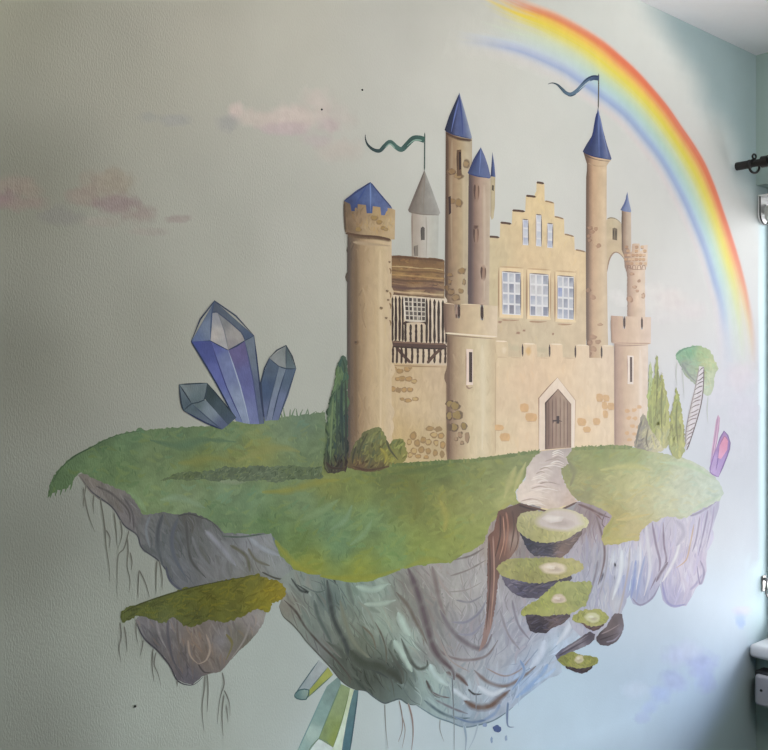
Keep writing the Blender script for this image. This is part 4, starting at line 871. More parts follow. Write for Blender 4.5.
# --- rock, right wing
cr = field([(590, 520, 140, 122, 120), (605, 530, 170, 152, 158), (600, 560, 152, 148, 158), (590, 590, 168, 170, 184), (612, 560, 206, 208, 216), (612, 600, 186, 186, 194), (625, 560, 208, 210, 220), (636, 560, 198, 200, 214), (640, 590, 172, 172, 196), (632, 585, 150, 164, 206), (650, 545, 208, 200, 210), (660, 540, 188, 178, 196),
   (660, 570, 196, 188, 204), (672, 550, 196, 186, 206), (672, 595, 176, 172, 202), (685, 540, 222, 214, 220), (684, 580, 214, 206, 220), (690, 600, 190, 182, 206), (700, 530, 206, 198, 218), (700, 560, 208, 196, 214), (715, 515, 188, 182, 206), (710, 540, 220, 214, 226)], 9)
rp_ = [(577, 502), (590, 500), (612, 508), (640, 520), (690, 510), (720, 496), (719, 508), (715, 520), (712, 530), (708, 546), (706, 560), (706.6, 571), (703.6, 580), (696, 588), (691, 598), (686, 606), (680, 605.6), (673, 607.4), (666, 604), (662.6, 600), (660, 586), (662, 576), (658, 590), (653, 597), (647, 603), (640.6, 606.4), (633, 604), (630, 597), (631, 575), (629, 590), (624, 606), (620, 618), (612, 628), (600, 640), (584, 640), (572, 628), (560, 600), (560, 540)]
p = Paint(6); p.fill(rp_, cr, sp=2.8, mott=.06, ms=.1, stretch=.4)
p.dabs(rp_, 200, 26, 4.6, 96, [(14, 14, 12), (-16, -18, -12), (-10, -8, 8), (10, 4, 2)], cr, 8, .6)
p.dabs(rp_, 200, 26, 1.5, 97, [(-30, -34, -24), (18, 18, 16), (-20, -26, -10)], cr, 7, .75)
for q, w_, k in (([(595, 512), (600, 528), (604, 545), (604, 562), (598, 585)], 3.4, (112, 92, 96)), ([(584, 506), (594, 512), (602, 520)], 3, (118, 84, 80)), ([(578, 504), (588, 508), (600, 514), (610, 518)], 3.4, (104, 74, 72)), ([(606, 512), (602, 524), (610, 530)], 1.4, (96, 72, 78)), ([(598, 560), (594, 580), (586, 604)], 3, (130, 124, 136)), ([(608, 545), (606, 570), (598, 600)], 2.4, (158, 154, 166)), ([(630, 545), (628, 570), (622, 600), (616, 622)], 3, (180, 170, 172)),
    ([(622, 550), (620, 575), (612, 600)], 5, (220, 222, 228)), ([(636, 560), (634, 580), (631, 598)], 4, (138, 152, 200)), ([(645, 556), (640, 578), (636, 602)], 3, (152, 162, 202)), ([(652, 522), (656, 545), (660, 562), (658, 576)], 3.2, (140, 124, 146)), ([(646, 522), (648, 545), (650, 570), (644, 596)], 4, (216, 212, 220)), ([(663, 522), (664, 545), (666, 562), (656, 578), (650, 590)], 2.6, (130, 112, 132)), ([(668, 562), (660, 574), (656, 582)], 4, (124, 108, 124)),
    ([(694, 524), (690, 545), (686, 560), (676, 568)], 2, (204, 168, 138)), ([(700, 516), (696, 540), (692, 552)], 2.4, (160, 148, 172)), ([(708, 510), (704, 530), (698, 556)], 2.4, (150, 140, 170)), ([(714, 506), (712, 522), (706, 548)], 2, (168, 158, 186)), ([(700, 560), (704, 572), (700, 584), (697, 566)], 3, (150, 140, 170)), ([(662, 582), (666, 600), (674, 606), (686, 604)], 3.4, (152, 150, 192)), ([(690, 590), (696, 584), (704, 572)], 3, (172, 162, 192)), ([(672, 568), (670, 590), (676, 602)], 3, (186, 180, 208)), ([(680, 540), (676, 556), (668, 572), (662, 582)], 3.6, (232, 226, 230)),
    ([(632, 598), (640, 605), (652, 598), (660, 584)], 2.4, (144, 138, 164)), ([(676, 520), (684, 532), (676, 546)], 7, (184, 176, 194)), ([(690, 516), (700, 512), (716, 502)], 3, (156, 146, 172)), ([(640, 540), (640, 566), (636, 590)], 3, (222, 218, 226))):
    p.stroke(q, w_, k, base=cr, taper=(.15, .3))
I(p, 'rock_wing', 'p_rock')
# dark foot of the right rock
cd_ = field([(598, 636, 70, 58, 64), (606, 640, 84, 74, 82), (614, 625, 98, 84, 86), (622, 630, 124, 116, 128), (608, 628, 110, 96, 96)], 4)
p = Paint(14); fp = [(596.4, 637), (600, 632), (606, 627), (611.5, 617), (615, 613), (622, 614), (624, 626), (621, 636), (616, 642), (608, 646), (600, 645), (596.6, 641)]
p.fill(fp, cd_, sp=2, mott=.12, ms=.2, rough=.8)
for q, w_, k in (([(599, 640), (608, 637), (618, 633)], 2, (58, 46, 52)), ([(601, 634), (610, 630), (620, 624)], 1.6, (150, 134, 136)), ([(606, 642), (614, 640), (620, 634)], 2.4, (150, 144, 160))): p.stroke(q, w_, k, base=cd_)
I(p, 'rock_foot', 'p_rock')
cd2 = field([(562, 652, 98, 96, 116), (575, 645, 106, 98, 106), (590, 636, 76, 66, 78), (580, 648, 134, 128, 140)], 4)
p = Paint(14); p.fill([(555, 655), (562, 649), (572, 643), (584, 635), (590, 631.4), (595, 634), (594, 640), (588, 645), (576, 650), (566, 655), (557, 660)], cd2, sp=2, mott=.12, ms=.2, rough=.8)
for q, w_, k in (([(558, 656), (572, 648), (590, 638)], 2.4, (70, 62, 76)), ([(562, 652), (576, 643), (588, 635)], 1.6, (146, 138, 146))): p.stroke(q, w_, k, base=cd2)
I(p, 'rock_foot', 'p_rock')

# --- lawn
ga = [(60, 485, 76, 96, 66), (75, 462, 78, 98, 68), (100, 445, 80, 100, 70), (95, 468, 90, 110, 76), (130, 440, 86, 108, 78), (120, 470, 90, 110, 74), (150, 455, 98, 114, 80), (160, 490, 106, 124, 88), (150, 505, 110, 128, 90), (180, 435, 90, 110, 80), (200, 460, 104, 114, 64), (195, 445, 90, 110, 78), (190, 500, 114, 130, 98), (215, 510, 94, 116, 82), (230, 440, 98, 120, 88), (235, 455, 118, 124, 72), (260, 450, 126, 130, 74),
      (280, 430, 110, 128, 98), (300, 425, 98, 118, 96), (310, 450, 98, 116, 84), (225, 490, 110, 130, 100), (250, 500, 102, 126, 94), (270, 525, 90, 114, 74), (300, 500, 104, 124, 88), (300, 540, 98, 120, 70), (310, 565, 126, 132, 54), (330, 485, 118, 124, 64), (330, 520, 100, 126, 90), (340, 545, 96, 124, 88), (360, 570, 128, 138, 58), (360, 490, 112, 124, 66), (370, 520, 106, 130, 84), (385, 480, 98, 108, 56), (395, 550, 112, 136, 80),
      (410, 480, 98, 106, 46), (420, 510, 108, 116, 56), (420, 545, 126, 138, 66), (440, 470, 96, 110, 54), (445, 500, 130, 132, 66), (450, 530, 132, 140, 66), (470, 475, 118, 126, 70), (475, 510, 142, 146, 84), (480, 535, 140, 148, 76), (500, 465, 128, 136, 80), (505, 490, 146, 150, 92), (520, 462, 132, 140, 92), (512, 500, 160, 160, 100)]
gl = field(ga, 10)
lawn = [(47.4, 498), (50, 484), (56.7, 471), (68, 460), (83, 451), (99, 442), (115, 435), (128, 432), (142, 430), (160, 428.6), (179, 427), (208, 426), (235, 421), (258, 419.4), (277, 417.6), (300, 415), (324, 412), (330, 440), (390, 440), (500, 440), (540, 446), (546, 449), (536, 457), (528, 465), (526, 475), (522, 484), (515, 492), (516, 499), (521, 503.4), (512, 505), (504, 505), (498, 514), (492, 520), (489, 528), (486, 536), (484, 543), (470, 550), (460, 556), (450, 563), (440, 562), (426, 561), (414, 565), (401, 569), (388, 574), (372, 577.6), (352, 579), (337, 577.4), (320, 575), (306, 572), (294, 563), (283, 553), (277, 542), (271, 533), (250, 534), (224, 533), (218, 526), (210, 520), (200.7, 515.6), (190, 512), (179, 515), (170, 513), (163, 512.6), (152, 514), (142, 515), (138, 506), (134, 496.6), (126, 492), (118, 489), (106, 484), (97, 480), (88, 476), (81, 472), (76, 476), (72, 484), (66, 488), (60, 490), (54, 491)]
p = Paint(9); p.fill(lawn, gl, sp=2.6, mott=.12, ms=.07, rough=1.6, rs=.35)
p.dabs(lawn, 520, 12, 6, lambda x, y: -8 if y < 480 else -25, [(12, 12, 8), (-12, -12, -10), (12, 6, -12), (-9, 3, 8), (15, 12, -2), (-12, -6, -8)], gl, 45, .5, .3)
p.dabs(lawn, 200, 6, 2, 80, [(18, 20, 8), (-20, -18, -16)], gl, 30, .6, .2)
for q, w_, k in (([(50, 490), (58, 472), (72, 458), (90, 448), (116, 435.6), (142, 430.6)], 1.8, (48, 64, 50)), ([(150, 440), (180, 446), (205, 440), (236, 442)], 6, (74, 98, 76)), ([(178, 463), (192, 462), (214, 458), (232, 462)], 7, (116, 120, 66)), ([(236, 462), (258, 452), (282, 448), (300, 452)], 6, (126, 130, 78)), ([(216, 480), (236, 482), (256, 478)], 4, (124, 134, 110)),
    ([(262, 492), (290, 490), (318, 482), (340, 480)], 7, (130, 130, 58)), ([(275, 540), (284, 553), (300, 568), (320, 574)], 5, (134, 134, 48)), ([(320, 576), (345, 578), (372, 577), (400, 569)], 5, (132, 134, 46)), ([(404, 568), (426, 560), (448, 562)], 5, (138, 142, 58)), ([(452, 556), (470, 548), (484, 541)], 4, (140, 148, 72)), ([(410, 480), (418, 500), (414, 520)], 9, (102, 106, 44)), ([(390, 474), (420, 470), (446, 464)], 5, (84, 100, 48)), ([(455, 462), (480, 458), (500, 456)], 3, (92, 112, 62)),
    ([(500, 456), (516, 454), (534, 450)], 2.6, (94, 116, 62)), ([(440, 500), (446, 516), (444, 532)], 6, (152, 148, 70)), ([(516, 466), (510, 482), (504, 498)], 6, (176, 172, 112)), ([(526, 462), (518, 480), (514, 492)], 4, (190, 184, 124)), ([(146, 512), (138, 500), (128, 492)], 4, (118, 140, 104)), ([(160, 500), (180, 498), (205, 508)], 6, (118, 138, 112)), ([(330, 530), (345, 520), (352, 505)], 5, (116, 142, 108)), ([(300, 520), (320, 512), (338, 500)], 6, (116, 138, 98)), ([(350, 545), (364, 534), (372, 520)], 5, (118, 144, 104)), ([(286, 555), (300, 545), (308, 530)], 5, (92, 112, 60))):
    p.stroke(q, w_ * (1.7 if w_ > 2.7 else 1), k, base=gl, taper=(.4, .5), wob=.6, mixk=.72 if w_ > 2.7 else 1)
for x in range(278, 326, 4):                      # grass tufts on the skyline behind the crystals
    p.stroke([(x, 420), (x + rng.uniform(-2, 0), 415), (x + rng.uniform(-3, 3), 410 + rng.uniform(-2, 2))], 2.4, gl(x, 424), taper=(0, .9), edge=.8)
for x, y in ((52, 488), (57, 486), (62, 485), (67, 482), (72, 480)): p.stroke([(x, y - 6), (x - .5, y + 4), (x - 2, y + 10)], 3, gl(x, y), taper=(0, .9), edge=.8)
I(p, 'lawn', 'p_grass')
gr_ = field([(585, 460, 149, 153, 92), (580, 480, 166, 162, 104), (600, 500, 170, 164, 106), (600, 455, 133, 143, 82), (630, 455, 147, 157, 96), (620, 480, 178, 174, 116), (615, 515, 173, 160, 94), (608, 535, 173, 162, 94), (635, 530, 195, 179, 121), (640, 500, 194, 185, 136), (640, 480, 195, 191, 139), (660, 465, 182, 188, 144), (665, 500, 204, 203, 166), (680, 480, 201, 205, 177), (690, 500, 205, 210, 186), (700, 475, 200, 209, 188), (715, 490, 198, 211, 195), (585, 495, 139, 135, 94), (570, 465, 133, 135, 90)], 9)
rl = [(572, 447), (590, 446), (613, 445.4), (630, 447), (642, 448.4), (657, 452), (671, 455), (683, 458), (694, 462.4), (704, 468), (712, 474), (718, 480), (722, 487), (724, 493), (721, 498), (717, 501), (710, 505), (701, 509), (693, 514), (686, 518), (678, 517), (671, 516.4), (661, 518), (652, 521), (645, 527), (640, 533), (639, 541), (630, 541), (620, 543), (612, 545), (604, 545), (601, 539), (606, 528), (612, 516), (604, 510), (594, 506), (586, 503), (578, 501.4), (570, 493), (564, 483), (561, 474), (561, 468), (567, 463), (565, 458), (569, 452)]
p = Paint(9); p.fill(rl, gr_, sp=2.8, mott=.07, ms=.08, rough=1.6, rs=.35)
p.dabs(rl, 220, 11, 4, -12, [(12, 12, 6), (-14, -12, -12), (10, 2, -14), (-8, 4, 6)], gr_, 40, .6, .3)
for q, w_, k in (([(574, 449), (600, 447.6), (630, 449)], 3, (106, 126, 58)), ([(566, 460), (574, 472), (570, 486)], 5, (124, 122, 90)), ([(604, 542), (618, 541), (638, 538)], 4, (190, 178, 100)), ([(602, 538), (608, 528), (614, 517)], 4, (158, 154, 74)), ([(616, 520), (630, 518), (650, 514)], 3, (206, 186, 116)), ([(690, 512), (704, 504), (720, 496)], 3, (192, 210, 180)), ([(660, 462), (690, 466), (712, 478)], 4, (188, 208, 170)), ([(600, 470), (630, 466), (650, 470)], 5, (190, 188, 116))):
    p.stroke(q, w_ * 1.6, k, base=gr_, taper=(.4, .5), wob=.6, mixk=.75)
I(p, 'lawn', 'p_grass')
for side, foot_line in enumerate((catmull([(392, 464), (420, 463), (446, 460.4), (470, 459.6), (494, 456.6), (516, 453.4), (537, 450.6)], 6), catmull([(576, 447.6), (590, 446.6), (613, 445.6), (632, 446.6)], 5))):
    p = Paint(42)
    if side == 0: p.fill([(392, 463.4), (446, 460), (470, 459), (494, 456), (537, 450.4), (537, 452.6), (494, 459), (470, 462), (446, 463), (392, 466.4)], lambda x, y: mixc(gl(x, y + 6), (70, 92, 52), .35), sp=2.4, rough=1.4, rs=.7)
    else: p.fill([(575, 447.2), (613, 445), (632, 446), (632, 448), (613, 447.4), (575, 449.4)], lambda x, y: mixc(gr_(x, y + 6), (90, 112, 60), .35), sp=2.4, rough=1.2, rs=.7)
    for (x, y) in foot_line:
        for k in range(2 if rng.random() < .6 else 0):
            xx = x + rng.uniform(-3, 3); q = gl(xx, y + 8) if side == 0 else gr_(xx, y + 6)
            q = mixc(q, rng.choice([(82, 104, 60), (128, 136, 76), (102, 120, 70)]), .45)
            p.stroke([(xx, y + 3), (xx + rng.uniform(-.6, .6), y + .4), (xx + rng.uniform(-1.4, 1.4), y - rng.uniform(.3, 1.8))], 2.6, q, taper=(0, .8), edge=.7)
    o = I(p, 'grass_fringe', 'p_grass'); o['label'] = 'short grass blades along the foot of the castle walls'

# low hedge line across the left lawn
ch = field([(180, 474, 84, 96, 68), (220, 472, 86, 98, 76), (260, 472, 88, 100, 78), (300, 470, 86, 100, 72)], 8)
p = Paint(13); hp = [(160, 480.6), (172, 475), (185, 471.6), (200, 472), (214, 470), (226, 466), (240, 468), (256, 465.6), (272, 467), (290, 465), (306, 467), (322, 466), (322, 478), (306, 479.6), (290, 479), (276, 483), (262, 480), (246, 481.6), (228, 479), (216, 482), (204, 479), (190, 481), (176, 479)]
p.fill(hp, ch, sp=2.4, mott=.16, ms=.2, rough=2.2, rs=.4)
p.dabs(hp, 160, 5, 2, -50, [(22, 22, 16), (-24, -22, -18), (14, 14, -2)], ch, 50, .8)
o = I(p, 'hedge_row', 'p_leaf'); o['label'] = 'low dark hedge painted across the lawn'
# --- path
cpth = field([(558, 452, 178, 166, 160), (556, 462, 184, 170, 164), (545, 470, 202, 188, 180), (560, 480, 190, 174, 168), (540, 485, 212, 196, 186), (530, 495, 222, 206, 192), (555, 497, 206, 188, 178), (570, 502, 200, 176, 160), (550, 508, 206, 186, 168)], 6)
pp = [(544.4, 449), (558, 447), (571.8, 447.2), (570, 453), (565.6, 457), (568.6, 463.6), (561, 468.4), (562, 476), (565, 484), (571, 494), (578.4, 501.4), (566, 507), (554.6, 511), (542, 508), (533, 504.6), (524, 504), (518.4, 502), (516, 493), (519, 486), (525, 480), (526.6, 468), (533, 457.6)]
p = Paint(13); p.fill(pp, cpth, sp=2.2, mott=.08, ms=.15, stretch=2.5, rough=1.2)
for i in range(26):
    y = 452 + i * 2.1; xl = 547 - (y - 450) * .55 + rng.uniform(0, 12); xr = xl + rng.uniform(10, 26)
    if xr > 566 + (y - 480) * .3: xr = 564 + max(0, (y - 480) * .4)
    p.stroke([(xl, y + 1), ((xl + xr) / 2, y - 1.4), (xr, y + 1.2)], 1.6, rng.choice([(150, 130, 124), (232, 220, 210), (168, 150, 142), (226, 208, 196)]), base=cpth, wob=.4)
p.stroke([(520, 503.6), (536, 508.4), (554, 511.6), (566, 507.4), (577, 502)], 2, (92, 66, 58), taper=(.1, .1)); p.stroke([(540, 508), (553, 510), (566, 505.6)], 1.4, (224, 204, 160), taper=(.1, .1))
o = I(p, 'path', 'p_stone'); o['label'] = 'pale stony path winding down from the castle door'

# --- roots hanging off the island
def root(pts, w, k, parent, fn): 
    p = Paint(15); p.stroke(pts, w, k, over=backdrop, a=.85, taper=(.05, .7), edge=.5); return fn(p, 'root', 'p_glaze', parent)
gk = (84, 82, 74)
for pts in ([(83, 487), (86, 505), (90, 520), (95, 532)], [(94, 494), (93, 505), (94, 514)], [(100, 497), (103, 515), (105, 530), (106, 545), (109, 566), (110, 582)], [(106, 530), (110, 538), (109, 548)], [(114, 512), (116, 530), (117, 545)], [(129, 530), (124, 548), (118, 556), (117, 580), (117, 600)], [(127, 535), (128, 550), (127, 566), (130, 580), (129, 592)], [(130, 552), (132, 562), (131, 570)], [(139, 570), (138, 585), (138, 598)], [(139, 570), (145, 582), (150, 598)], [(157, 560), (156, 576), (156, 594)], [(159, 560), (162, 576), (162, 590)], [(86, 484), (84, 498), (83, 508)], [(120, 520), (122, 534), (118, 548)]):
    root(pts, 1.6, gk, None, I)
for pts, w_, k in (([(384.6, 704), (385, 716), (386, 732), (388, 748)], 1.3, (116, 116, 110)), ([(399, 700), (402, 716), (402, 730), (398, 742)], 1.5, (110, 88, 78)), ([(402, 716), (405, 730), (402, 748)], 1.2, (120, 100, 88)), ([(408, 703), (412, 718), (413, 735), (411, 752)], 2.2, (128, 100, 90)), ([(440, 719), (440, 730), (444, 742)], 1.3, (120, 124, 122)), ([(452, 676), (453, 700), (454, 725), (454, 752)], 1.6, (72, 76, 82)), ([(464, 725), (466, 738), (465, 752)], 3, (128, 148, 166)), ([(478, 724), (474, 738), (468, 750)], 2, (150, 168, 182)), ([(476, 694), (476, 702), (476, 712)], 1.2, (86, 88, 96)), ([(508, 702), (507, 716), (508, 726), (514, 727)], 3, (84, 102, 140)), ([(520, 694), (518, 706)], 1.6, (156, 176, 200))):
    root(pts, w_, k, None, I)
for x, y, rx, ry, k in ((497, 728.6, 4.2, 3.4, (74, 90, 132)), (485, 725, 2.4, 2, (130, 148, 180)), (506, 738, 1.3, 3, (140, 160, 186)), (491.6, 740, 1.2, 3.4, (130, 152, 180))):
    p = Paint(15); p.blob(x, y, rx, ry, k); o = I(p, 'paint_drip', 'p_gem')
# ------------------------------------------------------------------ small islet on the left
SO = wall_pt(192, 684)
islet = tag(empty('floating_islet', SO), 'small painted floating islet with dark mossy top below the left end of the big island', 'painted island')
def J(p, name, mat, parent=None): return p.build(name, M[mat], parent or islet, SO)
ck = field([(140, 630, 108, 106, 108), (160, 640, 84, 82, 84), (170, 625, 110, 106, 106), (180, 655, 92, 88, 88), (195, 640, 116, 104, 94), (205, 655, 110, 98, 88), (190, 678, 84, 82, 88), (205, 632, 104, 96, 90), (220, 640, 112, 110, 112), (225, 660, 104, 98, 94), (240, 640, 98, 94, 84), (255, 622, 128, 122, 120), (262, 615, 136, 132, 126)], 8)
kp = [(135, 620), (139, 630), (143, 637), (150, 645), (157, 650.4), (164, 656), (170, 665), (174, 673), (178, 680), (184, 683), (192, 684.6), (198, 680), (203, 676), (212, 673), (220, 672), (225, 667), (229, 662), (239, 651), (249, 642), (257, 633), (263, 624), (267, 609), (220, 600), (150, 605)]
p = Paint(14); p.fill(kp, ck, sp=2.6, mott=.1, ms=.1, rough=.7); p.dabs(kp, 110, 14, 3, 70, [(16, 16, 16), (-18, -18, -16), (12, 4, -4)], ck, 25, .7)
for q, w_, k in (([(136, 622), (144, 638), (158, 651), (170, 666), (178, 681), (192, 685), (203, 677)], 2, (52, 52, 60)), ([(168, 618), (168, 636), (173, 660), (182, 674)], 4, (76, 74, 80)), ([(177, 620), (178, 640), (184, 662)], 3, (88, 82, 78)), ([(206, 634), (210, 648), (206, 660), (198, 664)], 3, (146, 132, 120)), ([(188, 640), (190, 655), (198, 664)], 3, (142, 128, 116)), ([(226, 634), (232, 644), (226, 660)], 4, (104, 98, 58)), ([(250, 622), (244, 640), (230, 660)], 3, (130, 124, 120)), ([(156, 620), (160, 636), (166, 648)], 4, (124, 120, 120)), ([(198, 664), (204, 672), (212, 672)], 2.4, (64, 60, 60))): p.stroke(q, w_, k, base=ck)
J(p, 'rock', 'p_rock')
cm = field([(128, 612, 74, 80, 42), (150, 610, 78, 84, 40), (180, 605, 82, 86, 36), (210, 600, 84, 84, 26), (230, 590, 90, 90, 30), (255, 582, 92, 92, 36), (270, 590, 122, 112, 28), (280, 595, 128, 116, 36), (200, 620, 72, 76, 34), (230, 612, 88, 90, 36), (265, 605, 116, 112, 34), (165, 618, 80, 86, 50)], 9)
mp_ = [(121.4, 623), (120.4, 617), (121.6, 612), (128, 607), (137, 604.4), (152, 600), (168, 594), (186, 588.7), (206, 584), (226, 580), (242, 577), (257.6, 574), (270, 579), (283, 583), (286, 590), (284.8, 597), (278, 602), (272, 603), (271, 608), (268, 613), (261, 610), (254.7, 608.7), (246, 615), (236, 619), (226, 623), (217, 621), (209, 619.4), (201, 623), (192, 627), (184, 626), (178, 620), (172, 617), (166, 622), (160, 623.4), (152, 619), (145, 617), (137, 616), (130, 619), (126, 621)]
p = Paint(18); p.fill(mp_, cm, sp=2.6, mott=.13, ms=.1, rough=2.2, rs=.4); p.dabs(mp_, 190, 9, 3, -20, [(16, 14, 4), (-18, -18, -10), (20, 14, -4)], cm, 45, .7)
p.stroke([(122, 614), (140, 604), (186, 589), (228, 580), (257, 575)], 1.6, (62, 66, 36), base=None)
J(p, 'moss', 'p_grass')
for pts in ([(120, 622), (121, 636), (119, 648), (121, 662)], [(124, 626), (126, 638), (127, 652)], [(136, 622), (136, 634), (138, 644)], [(143, 640), (142, 648), (140, 656)], [(153, 648), (152, 664), (154, 682)], [(156, 652), (154, 664), (158, 674), (161, 686)], [(205, 675), (204, 690), (202, 708), (204, 732)], [(207, 674), (208, 690), (207, 712)], [(222, 672), (224, 684), (220, 698), (217, 724)], [(224, 690), (229, 702), (230, 716)], [(224, 694), (222, 712), (223, 736)], [(226, 704), (228, 722)], [(177, 680), (177, 687)]):
    root(pts, 1.8, (88, 86, 80), None, J)

# ------------------------------------------------------------------ stepping stones
def step(label, moss, mcol, rock, rcol, patch=None, pcol=(212, 200, 188), strokes=(), lay=16):
    xs = [q[0] for q in rock]; ys = [q[1] for q in rock]
    org = wall_pt(sum(xs) / len(xs), max(ys))
    t = tag(empty('stepping_stone', org), label, 'painted stone', 'stepping stones below the path')
    f = field(rcol, 5); p = Paint(lay); p.fill(rock, f, sp=2.2, mott=.14, ms=.2, rough=1.0)
    p.dabs(rock, 40, 10, 2.4, -15, [(34, 30, 28), (-26, -24, -20), (16, 18, 30)], f, 30, .8)
    for q, w_, k in strokes: p.stroke(q, w_, k, base=f)
    p.build('rock', M['p_rock'], t, org)
    g = field(mcol, 6); p = Paint(lay + 3); p.fill(moss, g, sp=2.2, smooth=2, mott=.1, ms=.2, rough=2.0, rs=.6)
    p.dabs(moss, 70, 6, 2.2, 70, [(24, 22, 6), (-28, -26, -20), (10, 16, -6)], g, 50, .7)
    p.build('moss', M['p_grass'], t, org)
    if patch:
        xs = [q[0] for q in patch]; ys = [q[1] for q in patch]; cx, cy = sum(xs) / len(xs), sum(ys) / len(ys); rx, ry = (max(xs) - min(xs)) / 2, (max(ys) - min(ys)) / 2
        p = Paint(lay + 5)
        p.blob(cx, cy, rx * 1.1, ry * 1.15, pcol, n=22, irr=.14, base=g, soft=.72)
        p.blob(cx + rx * .15, cy + ry * .25, rx * .7, ry * .5, mixc(pcol, (150, 134, 128), .4), n=18, irr=.2, base=lambda x, y: pcol, soft=.3)
        p.blob(cx - rx * .25, cy - ry * .2, rx * .5, ry * .4, mixc(pcol, (240, 234, 228), .5), n=18, irr=.2, base=lambda x, y: pcol, soft=.3)
        p.build('pebble_patch', M['p_stone'], t, org)
    return t
step('topmost and largest mossy stepping stone, right under the foot of the path',
     [(516.8, 522), (520.5, 514), (531, 511), (544, 511.6), (558, 513), (572, 512), (582, 514.6), (588.6, 520), (587, 526), (576, 533), (564, 540), (549, 543), (534, 541.6), (521, 534), (517, 528)],
     [(522, 525, 161, 157, 107), (540, 538, 164, 159, 102), (560, 536, 184, 177, 122), (580, 522, 203, 196, 155), (530, 515, 177, 170, 129), (570, 516, 201, 191, 158)],
     [(519, 532), (526, 538), (540, 542), (556, 541), (570, 536), (584, 524), (582, 534), (574, 545), (568, 553), (560, 558), (546, 556), (534, 556), (527, 549)],
     [(528, 546, 33, 34, 51), (545, 550, 45, 44, 61), (562, 552, 121, 98, 89), (576, 540, 102, 84, 80), (538, 555, 62, 56, 65)],
     [(537, 514), (552, 512), (570, 514), (580, 518), (574, 526), (560, 532), (550, 528), (542, 521)], (202, 188, 180), lay=16)
step('second mossy stepping stone down, with a pale pebbly spot, flat and wide',
     [(497, 569), (500, 564), (508, 559.6), (524, 558), (545.6, 557.6), (566, 558), (579, 561), (583.5, 567), (580, 571), (570, 576), (556, 580), (544, 582.6), (530, 583), (514, 579.6), (502, 575.6)],
     [(505, 568, 156, 152, 96), (530, 578, 146, 142, 84), (560, 574, 168, 159, 104), (575, 565, 176, 169, 112), (530, 562, 147, 148, 90)],
     [(500, 573), (512, 579), (530, 582), (550, 579), (570, 574), (572, 578), (564, 587), (554, 594), (542, 598), (524, 598), (512, 592.6), (505, 585)],
     [(512, 584, 94, 89, 104), (525, 592, 72, 67, 84), (545, 592, 78, 71, 88), (560, 582, 65, 56, 65), (535, 586, 64, 59, 74)],
     [(541, 566), (550, 562.4), (560, 563), (566, 567), (562, 572), (550, 574), (543, 571)], (214, 196, 172), lay=22)
step('third stepping stone down, tilted up to the right, bright moss over a dark block',
     [(520.6, 612), (526, 605), (537, 600), (546, 592), (556, 583), (566, 581), (578, 582), (590, 580.6), (592, 586), (588, 598), (586, 605), (578, 609), (570, 614), (558, 615), (544, 616), (532, 614), (524, 616)],
     [(528, 610, 156, 157, 87), (550, 600, 153, 157, 87), (575, 590, 159, 162, 100), (585, 598, 150, 154, 95), (560, 612, 166, 164, 101)],
     [(524, 612), (545, 616), (570, 612), (570, 617), (562, 624), (552, 628), (546, 633), (536, 633), (530, 631), (527, 622)],
     [(530, 622, 67, 58, 67), (540, 628, 50, 42, 53), (555, 622, 97, 80, 79), (564, 617, 78, 66, 70)],
     [(551, 600), (557, 595), (566, 594), (566, 599), (559, 602), (553, 603)], (206, 186, 166), lay=27)
step('fourth stepping stone down, small rounded one to the right of the row',
     [(571, 618), (577, 613), (584.4, 608.7), (592, 610), (598, 608.4), (604, 612), (608.7, 618), (606, 622), (600, 624.6), (591, 626), (581.7, 623), (575, 622)],
     [(578, 617, 152, 153, 83), (600, 618, 156, 157, 87), (590, 622, 172, 167, 112)],
     [(578, 620), (592, 623), (606, 620), (603, 626), (598, 629.6), (592.5, 631), (586, 628)],
     [(583, 625, 105, 78, 71), (595, 628, 72, 51, 50), (602, 624, 94, 72, 67)],
     [(585, 616), (591, 613), (598, 615), (600, 619), (594, 622), (587, 620)], (204, 200, 160), lay=27)
step('lowest stepping stone, small mossy one far below beside bare wall',
     [(557, 660), (562, 656), (568, 654), (574, 652), (582, 655.4), (590, 656), (598, 657.5), (597, 663), (590, 666.6), (580, 668.4), (570, 667), (562, 665)],
     [(565, 659, 135, 137, 72), (590, 660, 142, 143, 75), (578, 665, 152, 150, 87)],
     [(563, 663), (578, 667), (595, 662), (592, 668), (587, 672), (581.7, 674), (574, 671), (567, 669)],
     [(570, 667, 62, 48, 51), (585, 670, 52, 40, 44)],
     [(576, 657.6), (580, 655), (584, 656.4), (582, 661), (578, 663.4), (575, 661)], (196, 186, 152), lay=20)
